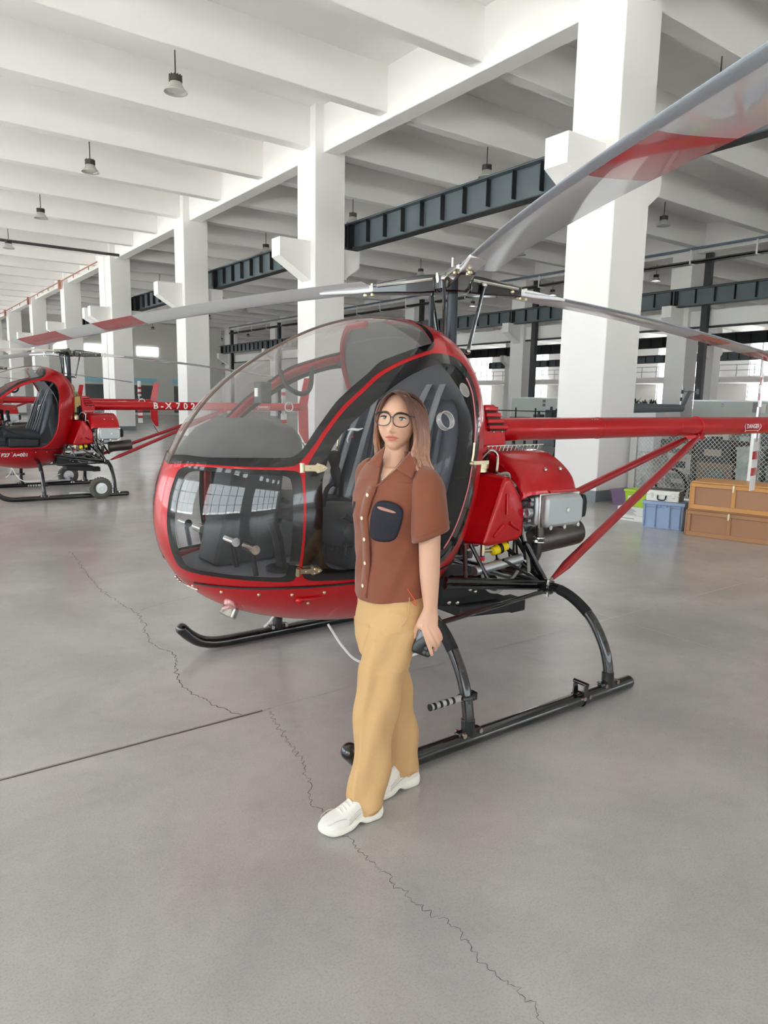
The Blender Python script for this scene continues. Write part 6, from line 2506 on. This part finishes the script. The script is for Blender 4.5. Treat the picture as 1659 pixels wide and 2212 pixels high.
crate(0.0, .335, 8.139, 4.77, 2.0, .55, M_wood2, M_ply2, 'lower brown wooden crate standing on the floor by the fence')
crate(.336, .675, 8.125, 4.735, 2.0, .55, M_wood, M_ply, 'upper pale varnished wooden crate stacked on a darker one')

# blue stacking bin
o, u, v = slanted(8.146, 5.41, 8.326, 4.917)
t = thing('storage_bin', 'blue grey plastic stacking bin under a silver case', 'bin', tuple(o))
Lb = .525
b = MB()
def ring(z, e):
    return [tuple(o + u * (a) + v * (c) + Vector((0, 0, z))) for a, c in ((e, e), (Lb - e, e), (Lb - e, .36 - e), (e, .36 - e))]
b.rings([ring(0, .022), ring(.30, .012), ring(.315, .0), ring(.352, .0), ring(.352, .02), ring(.33, .03)])
b.build('shell', M_blue, t, smooth=False, bevel=.004)
for x in (.035, .17, .345, .47):
    obox(MB(), o, u, v, (x, -.004, .02), (x + .010, .02, .315)).build('rib', M_blued, t, smooth=False)
for x in (.05, .185, .36):
    obox(MB(), o, u, v, (x, -.003, .275), (x + .10, .02, .283)).build('rib', M_blued, t, smooth=False)
for x in (.215, .30):
    obox(MB(), o, u, v, (x, -.006, .285), (x + .012, .02, .315)).build('rib', M_blued, t, smooth=False)

# silver tool case on it
o2 = o + u * .045 + v * .0 + Vector((0, 0, .353))
t = thing('tool_case', 'silver aluminium tool case with a black handle on the blue bin', 'case', tuple(o2))
obox(MB(), o2, u, v, (0, 0, 0), (.40, .31, .145)).build('shell', M_alusheet, t, smooth=False, bevel=.01)
obox(MB(), o2, u, v, (.396, .02, .012), (.405, .29, .135)).build('side_panel', M_case_s, t, smooth=False)
obox(MB(), o2, u, v, (.012, .015, .146), (.388, .295, .149)).build('lid_panel', M_case_s, t, smooth=False)
obox(MB(), o2, u, v, (-.002, -.004, .082), (.402, .0, .09)).build('lid_seam', M_chrome, t, smooth=False)
P = [o2 + u * a - v * c + Vector((0, 0, z)) for a, c, z in ((.145, .002, .078), (.145, .022, .072), (.158, .03, .028), (.232, .03, .028), (.245, .022, .072), (.245, .002, .078))]
MB().tube(spline([tuple(p) for p in P], 5), .008, 8).build('handle', M_mblack, t)
for x in (.055, .315):
    obox(MB(), o2, u, v, (x, -.008, .05), (x + .035, .0, .11)).build('latch', M_chrome, t, smooth=False, bevel=.003)
for x in (0, .38):
    obox(MB(), o2, u, v, (x - .002, -.003, .125), (x + .022, .02, .148)).build('corner_cap', M_chrome, t, smooth=False)

# cartons and the green bin to the left of it
o, u, v = slanted(8.40, 5.97, 8.47, 5.60)
t = thing('carton', 'flat white printed carton lying under the lime green bin', 'box', tuple(o))
obox(MB(), o, u, v, (0, 0, 0), (.42, .34, .075)).build('lower_box', M_card, t, smooth=False, bevel=.003)
obox(MB(), o, u, v, (.01, .01, .077), (.42, .34, .19)).build('upper_box', M_card, t, smooth=False, bevel=.003)
for k in range(6):
    obox(MB(), o, u, v, (.06 + .01 * (k % 2), .007, .09 + .014 * k), (.28 - .02 * (k % 3), .011, .097 + .014 * k)).build('print_line', M_prnt, t, smooth=False)
obox(MB(), o, u, v, (.06, -.002, .03), (.26, .001, .04)).build('print_line', M_prnt, t, smooth=False)
o2 = o + u * .06 + v * .06 + Vector((0, 0, .191))
t = thing('storage_bin', 'lime green plastic bin with a label on white cartons', 'bin', tuple(o2))
b = MB()
def ring(z, e):
    return [tuple(o2 + u * (a) + v * (c) + Vector((0, 0, z))) for a, c in ((e, e), (.36 - e, e), (.36 - e, .28 - e), (e, .28 - e))]
b.rings([ring(0, .03), ring(.20, .012), ring(.205, .0), ring(.235, .0), ring(.235, .02), ring(.22, .03)])
b.build('shell', M_green, t, smooth=False, bevel=.004)
obox(MB(), o2, u, v, (.06, .008, .07), (.16, .02, .15)).build('label_sheet', M_card, t, smooth=False)
obox(MB(), o2, u, v, (.075, .006, .085), (.145, .016, .12)).build('label_print', M_labelr, t, smooth=False)
t = thing('crate_stack', 'purple grey plastic tub at the foot of the near column', 'tub', (9.75, 6.72, 0))
b = MB()
b.rings([[(9.60, 6.55, 0), (9.95, 6.55, 0), (9.95, 6.9, 0), (9.60, 6.9, 0)], [(9.57, 6.52, .22), (9.98, 6.52, .22), (9.98, 6.93, .22), (9.57, 6.93, .22)], [(9.55, 6.50, .22), (10.0, 6.50, .22), (10.0, 6.95, .22), (9.55, 6.95, .22)], [(9.55, 6.50, .25), (10.0, 6.50, .25), (10.0, 6.95, .25), (9.55, 6.95, .25)]])
b.build('shell', M_purple, t, smooth=False, bevel=.005)
t.name = 'plastic_tub'

# chain link fence from the near column to the right
FX = 10.32
t = thing('chain_link_fence', 'chain link fence with silver posts behind the boxes and crates', 'fence', (FX, 4, 0))
for y in (7.08, 5.10, 3.12, 1.14, -.84):
    MB().box((FX - .03, y - .06, 0), (FX + .03, y + .06, 1.30)).build('fence_post', M_alusheet, t, smooth=False, bevel=.006, org=(FX, 4, 0))
for z in (.10, 1.24):
    MB().box((FX - .02, -.84, z), (FX + .02, 7.08, z + .045)).build('fence_rail', M_alusheet, t, smooth=False)
wire = MB()
p_ = .068
zs0, zs1 = .14, 1.24
y = -.84
H_ = zs1 - zs0
def strip(a, c, r=.0035):
    wire.tube([a, c], r, 4, caps=False)
n_ = int((7.08 + .84) / p_)
for k in range(-int(H_ / p_) - 1, n_ + 1):
    for sgn in (1, -1):
        y0, z0 = -.84 + k * p_, zs0
        y1, z1 = y0 + H_, zs1
        if y0 < -.84: z0 += (-.84 - y0); y0 = -.84
        if y1 > 7.08: z1 -= (y1 - 7.08); y1 = 7.08
        if y1 - y0 < .02: continue
        if sgn < 0:
            y0, y1 = 6.24 - y0, 6.24 - y1
        strip((FX + .004 * sgn, y0, z0), (FX + .004 * sgn, y1, z1))
tag(wire.build('wire_mesh', M_alusheet, t), kind='stuff')

# stored things behind the fence
rnd = random.Random(4)
M_store = [mat('store_tint_%d' % i, c, .35 if i % 2 else .6, var=.12) for i, c in enumerate([(150, 160, 152), (196, 200, 196), (122, 134, 132), (170, 160, 146), (208, 206, 198), (98, 104, 106), (180, 190, 186), (138, 120, 106), (74, 76, 80)])]
ORD = ['', 'first', 'second', 'third', 'fourth', 'fifth', 'sixth', 'seventh', 'eighth', 'ninth', 'tenth', 'eleventh', 'twelfth', 'thirteenth', 'fourteenth', 'fifteenth', 'sixteenth', 'seventeenth', 'eighteenth', 'nineteenth']
TN = ['sage', 'pale grey', 'slate', 'tan', 'ivory', 'charcoal', 'misty', 'brown', 'black']
spots = []
for row_x in (11.1, 12.2):
    y = 7.0
    col_ = 0
    while y > -.6:
        w = rnd.uniform(.42, .75)
        y -= w
        col_ += 1
        z = 0
        lv = 0
        while True:
            h = rnd.choice((.22, .28, .34, .42))
            if z + h > (1.06 if row_x < 12 else 1.27):
                break
            spots.append((row_x + rnd.uniform(-.05, .05), y + rnd.uniform(0, .04), z, w - .06, .55, h, lv, row_x, col_))
            z += h
            lv += 1
for i, (x, y, z, w, d_, h, lv, rx_, cl_) in enumerate(spots):
    ti = rnd.randrange(len(M_store))
    t = thing('storage_box', '%s box, %s of the %s stack from the column, %s row behind fence' % (TN[ti], ('lowest', 'second up', 'third up', 'fourth up', 'fifth up', 'sixth up')[lv], ORD[cl_], 'front' if rx_ < 12 else 'rear'), 'box', (x, y, z), 'boxes stored behind the fence')
    b = MB()
    b.rings([[(x + e, y + e, z + zz), (x + d_ - e, y + e, z + zz), (x + d_ - e, y + w - e, z + zz), (x + e, y + w - e, z + zz)] for zz, e in ((0.001, .025), (h - .05, .012), (h - .048, 0), (h - .016, 0), (h - .001, .012))])
    b.build('tub', M_store[ti], t, smooth=False)
    MB().box((x - .004, y + w * .25, z + h * .3), (x + .02, y + w * .7, z + h * .62)).build('label_sheet', M_store[(ti + 4) % 9], t, smooth=False)
# black hoop leaning behind the fence by the column
t = thing('bicycle_wheel', 'black wheel rim standing behind the fence beside the column', 'wheel', (10.62, 6.55, .292))
wb_ = MB().torus((10.62, 6.55, .292), (1, 0, .1), .27, .022, 30, 8)
wb_.build('tyre', M_rubber, t)
sp_ = MB()
for k in range(12):
    a = k * pi / 6
    sp_.cyl((10.62, 6.55, .292), (10.62, 6.55 + .26 * cos(a), .292 + .26 * sin(a)), .004, 5)
sp_.cyl((10.57, 6.55, .292), (10.67, 6.55, .292), .03, 10)
sp_.build('spokes', M_chrome, t)
t['label'] = 'black spoked wheel behind the fence beside the near column'

# grey helicopter whose tail shows behind the near column
M_gr = mat('grey_machine_paint', (104, 110, 116), .4, var=.05)
t = thing('helicopter', 'small grey helicopter with a T shaped tail behind the near column', 'helicopter', (11.8, 9.6, 0))
MB().tube([(12.2, 9.6, 1.50), (15.75, 9.6, 1.52)], [.13, .085], 16).build('tail_boom', M_gr, t)
bd2 = MB()
rs = []
for k in range(13):
    a = pi * k / 12
    rs.append([(12.1 - .62 * cos(a), 9.6 + .45 * sin(a) * cos(q), 1.15 + .5 * sin(a) * sin(q)) for q in np.linspace(0, 2 * pi, 24, endpoint=False)])
bd2.rings(rs)
bd2.build('cabin_shell', M_gr, t, angle=179)
tf = MB().prism([(15.62, 1.46), (15.78, 1.46), (16.12, 1.92), (16.02, 1.94)], 9.585, 9.615).build('tail_fin', M_gr, t, smooth=False)
ts_ = MB().box((15.72, 9.588, 1.90), (16.40, 9.612, 1.925)).build('tailplane', M_gr, t, smooth=False)
for x in (15.72, 16.36):
    MB().box((x, 9.58, 1.86), (x + .06, 9.62, 1.99)).build('end_plate', M_gr, t, smooth=False)
rt = MB()
for k in range(5):
    rt.box((15.50 + .01 * k, 9.48, 1.60 + .085 * k), (15.54 + .01 * k, 9.50, 1.60 + .085 * (k + 1)))
rt.build('tail_rotor', M_white, t, smooth=False)
for k in (1, 3):
    MB().box((15.498 + .01 * k, 9.478, 1.60 + .085 * k), (15.542 + .01 * k, 9.502, 1.60 + .085 * (k + 1))).build('rotor_stripe', M_mblack, t, smooth=False)
for s_ in (-1, 1):
    MB().tube(spline([(11.3, 9.6 + s_ * .5, .15), (11.45, 9.6 + s_ * .5, .05), (11.7, 9.6 + s_ * .5, .04), (12.8, 9.6 + s_ * .5, .04)], 5), .035, 10).build('skid_tube', M_black, t)
    for x in (11.8, 12.4):
        MB().tube(spline([(x, 9.6 + s_ * .5, .05), (x, 9.6 + s_ * .46, .4), (x, 9.6 + s_ * .3, .8)], 5), .028, 8).build('skid_leg', M_black, t)
MB().cyl((12.1, 9.6, 1.6), (12.1, 9.6, 1.85), .05, 12).build('rotor_mast', M_black, t)

# reception desk and low partitions further back
M_part = mat('partition_grey', (200, 205, 200), .5, var=.02)
M_signd = mat('sign_grey', (120, 124, 122), .5)
def partition(name, x0, y0, x1, y1, h, label, cat):
    t = thing(name, label, cat, ((x0 + x1) / 2, (y0 + y1) / 2, 0))
    MB().box((x0, y0, 0), (x1, y1, h)).build('panel', M_part, t, smooth=False, bevel=.02)
    MB().box((x0 - .04, y0 - .04, h - .05), (x1 + .04, y1 + .04, h)).build('top_cap', M_white, t, smooth=False)
    return t
t = partition('reception_desk', 24.0, 10.6, 24.6, 14.2, 1.80, 'pale grey reception desk with an emblem beyond the boom', 'desk')
em = MB()
c = Vector((23.985, 13.1, 1.62))
em.tube([tuple(c + Vector((0, .05 * a, .06 * b_))) for a, b_ in ((0, 1), (1, 0), (0, -1), (-1, 0))], .008, 5, closed=True)
em.build('emblem', M_signd, t)
vs, fs = text_mesh('O O O', .10)
MB().box((23.98, 12.93, 1.42), (23.995, 13.27, 1.50)).build('emblem_bar', M_part, t, smooth=False)
for k in range(3):
    MB().box((23.97, 11.9 - .28 * k, 1.40), (23.995, 12.05 - .28 * k, 1.74 - .05 * k)).build('poster', (M_prnt, M_card, M_store[3])[k], t, smooth=False)
t = partition('partition_wall', 24.0, 19.8, 24.4, 23.0, 1.84, 'pale grey low partition at the second row column behind the rotor housing', 'partition')
for k in range(2):
    MB().box((23.97, 21.0, 1.45 + .17 * k), (23.998, 21.14, 1.57 + .17 * k)).build('poster', M_signd, t, smooth=False)
t = thing('workbench', 'dark workbench with a railing and small machines before the low partition', 'bench', (21, 18.3, 0))
MB().box((20.8, 16.6, .98), (21.4, 20.0, 1.04)).build('bench_top', M_signd, t, smooth=False)
MB().box((20.9, 16.7, 0.0), (21.35, 18.4, .98)).build('cabinet', M_store[5], t, smooth=False)
for y in (18.6, 19.2, 19.8):
    MB().box((20.85, y, 0), (20.92, y + .06, 1.0)).build('bench_leg', M_mblack, t, smooth=False)
rl = MB()
rl.box((20.5, 15.2, 1.26), (20.54, 21.6, 1.30))
for k in range(7):
    rl.box((20.5, 15.4 + k * 1.0, 0), (20.54, 15.44 + k * 1.0, 1.40))
rl.build('railing', M_mblack, t, smooth=False)
for y, h in ((16.9, .22), (17.4, .14), (18.0, .3), (18.6, .12)):
    mc = MB().box((20.95, y, 1.04), (21.25, y + .32, 1.04 + h))
    mc.cyl((21.1, y + .16, 1.04 + h), (21.1, y + .16, 1.16 + h), .05, 10)
    mc.build('bench_machine', M_store[8], t, smooth=False, bevel=.01)

M_leaf = mat('plant_leaf', (58, 84, 56), .55, var=.3, scale=3)
M_leafr = mat('dark_red_leaf', (92, 70, 66), .55, var=.3, scale=3)
def planter(x, y, zt, w, n, lh, label, m=None, seed=1, dp=.5):
    rnd = random.Random(seed)
    t = thing('potted_plant', label, 'plant', (x, y, 0))
    b = MB()
    b.rings([[(x - dp / 2 + e, y - w / 2 + e, z), (x + dp / 2 - e, y - w / 2 + e, z), (x + dp / 2 - e, y + w / 2 - e, z), (x - dp / 2 + e, y + w / 2 - e, z)] for z, e in ((0, .04), (zt - .05, .01), (zt - .05, 0), (zt, 0), (zt, .03), (zt - .06, .04))])
    b.build('planter_box', M_white, t, smooth=False)
    for i in range(n):
        px_, py_ = x + rnd.uniform(-.15, .15), y + rnd.uniform(-w / 2 + .1, w / 2 - .1)
        lf = MB()
        for k in range(9):
            a = rnd.uniform(0, 2 * pi)
            L_ = lh * rnd.uniform(.7, 1.1)
            el = rnd.uniform(.45, 1.35)
            A, B_ = [], []
            for q in range(6):
                u_ = q / 5
                r_ = L_ * u_ * cos(el) * 1.1
                z_ = zt - .04 + L_ * (sin(el) * u_ - .35 * u_ * u_)
                ww = .028 * sin(pi * (.12 + .86 * u_))
                A.append((px_ + r_ * cos(a) - ww * sin(a), py_ + r_ * sin(a) + ww * cos(a), z_))
                B_.append((px_ + r_ * cos(a) + ww * sin(a), py_ + r_ * sin(a) - ww * cos(a), z_ + .004))
            lf.grid([A, B_])
        lf.build('leaf_tuft', m or M_leaf, t, angle=179)
    return t
planter(22.2, 15.6, 1.55, 2.6, 9, .55, 'long white planter of spiky green plants right of the near column', seed=2)
planter(23.2, 10.1, 1.5, .7, 3, .6, 'spiky plant in a white pot right of the reception desk', seed=3)
planter(22.6, 25.2, 1.35, 1.6, 5, .65, 'leafy plant above the red rotor housing in a white planter', seed=4)
planter(14.4, 37.0, .8, 1.6, 6, 1.9, 'tall dark red leaved plant far back behind the lettered boom', m=M_leafr, seed=5)
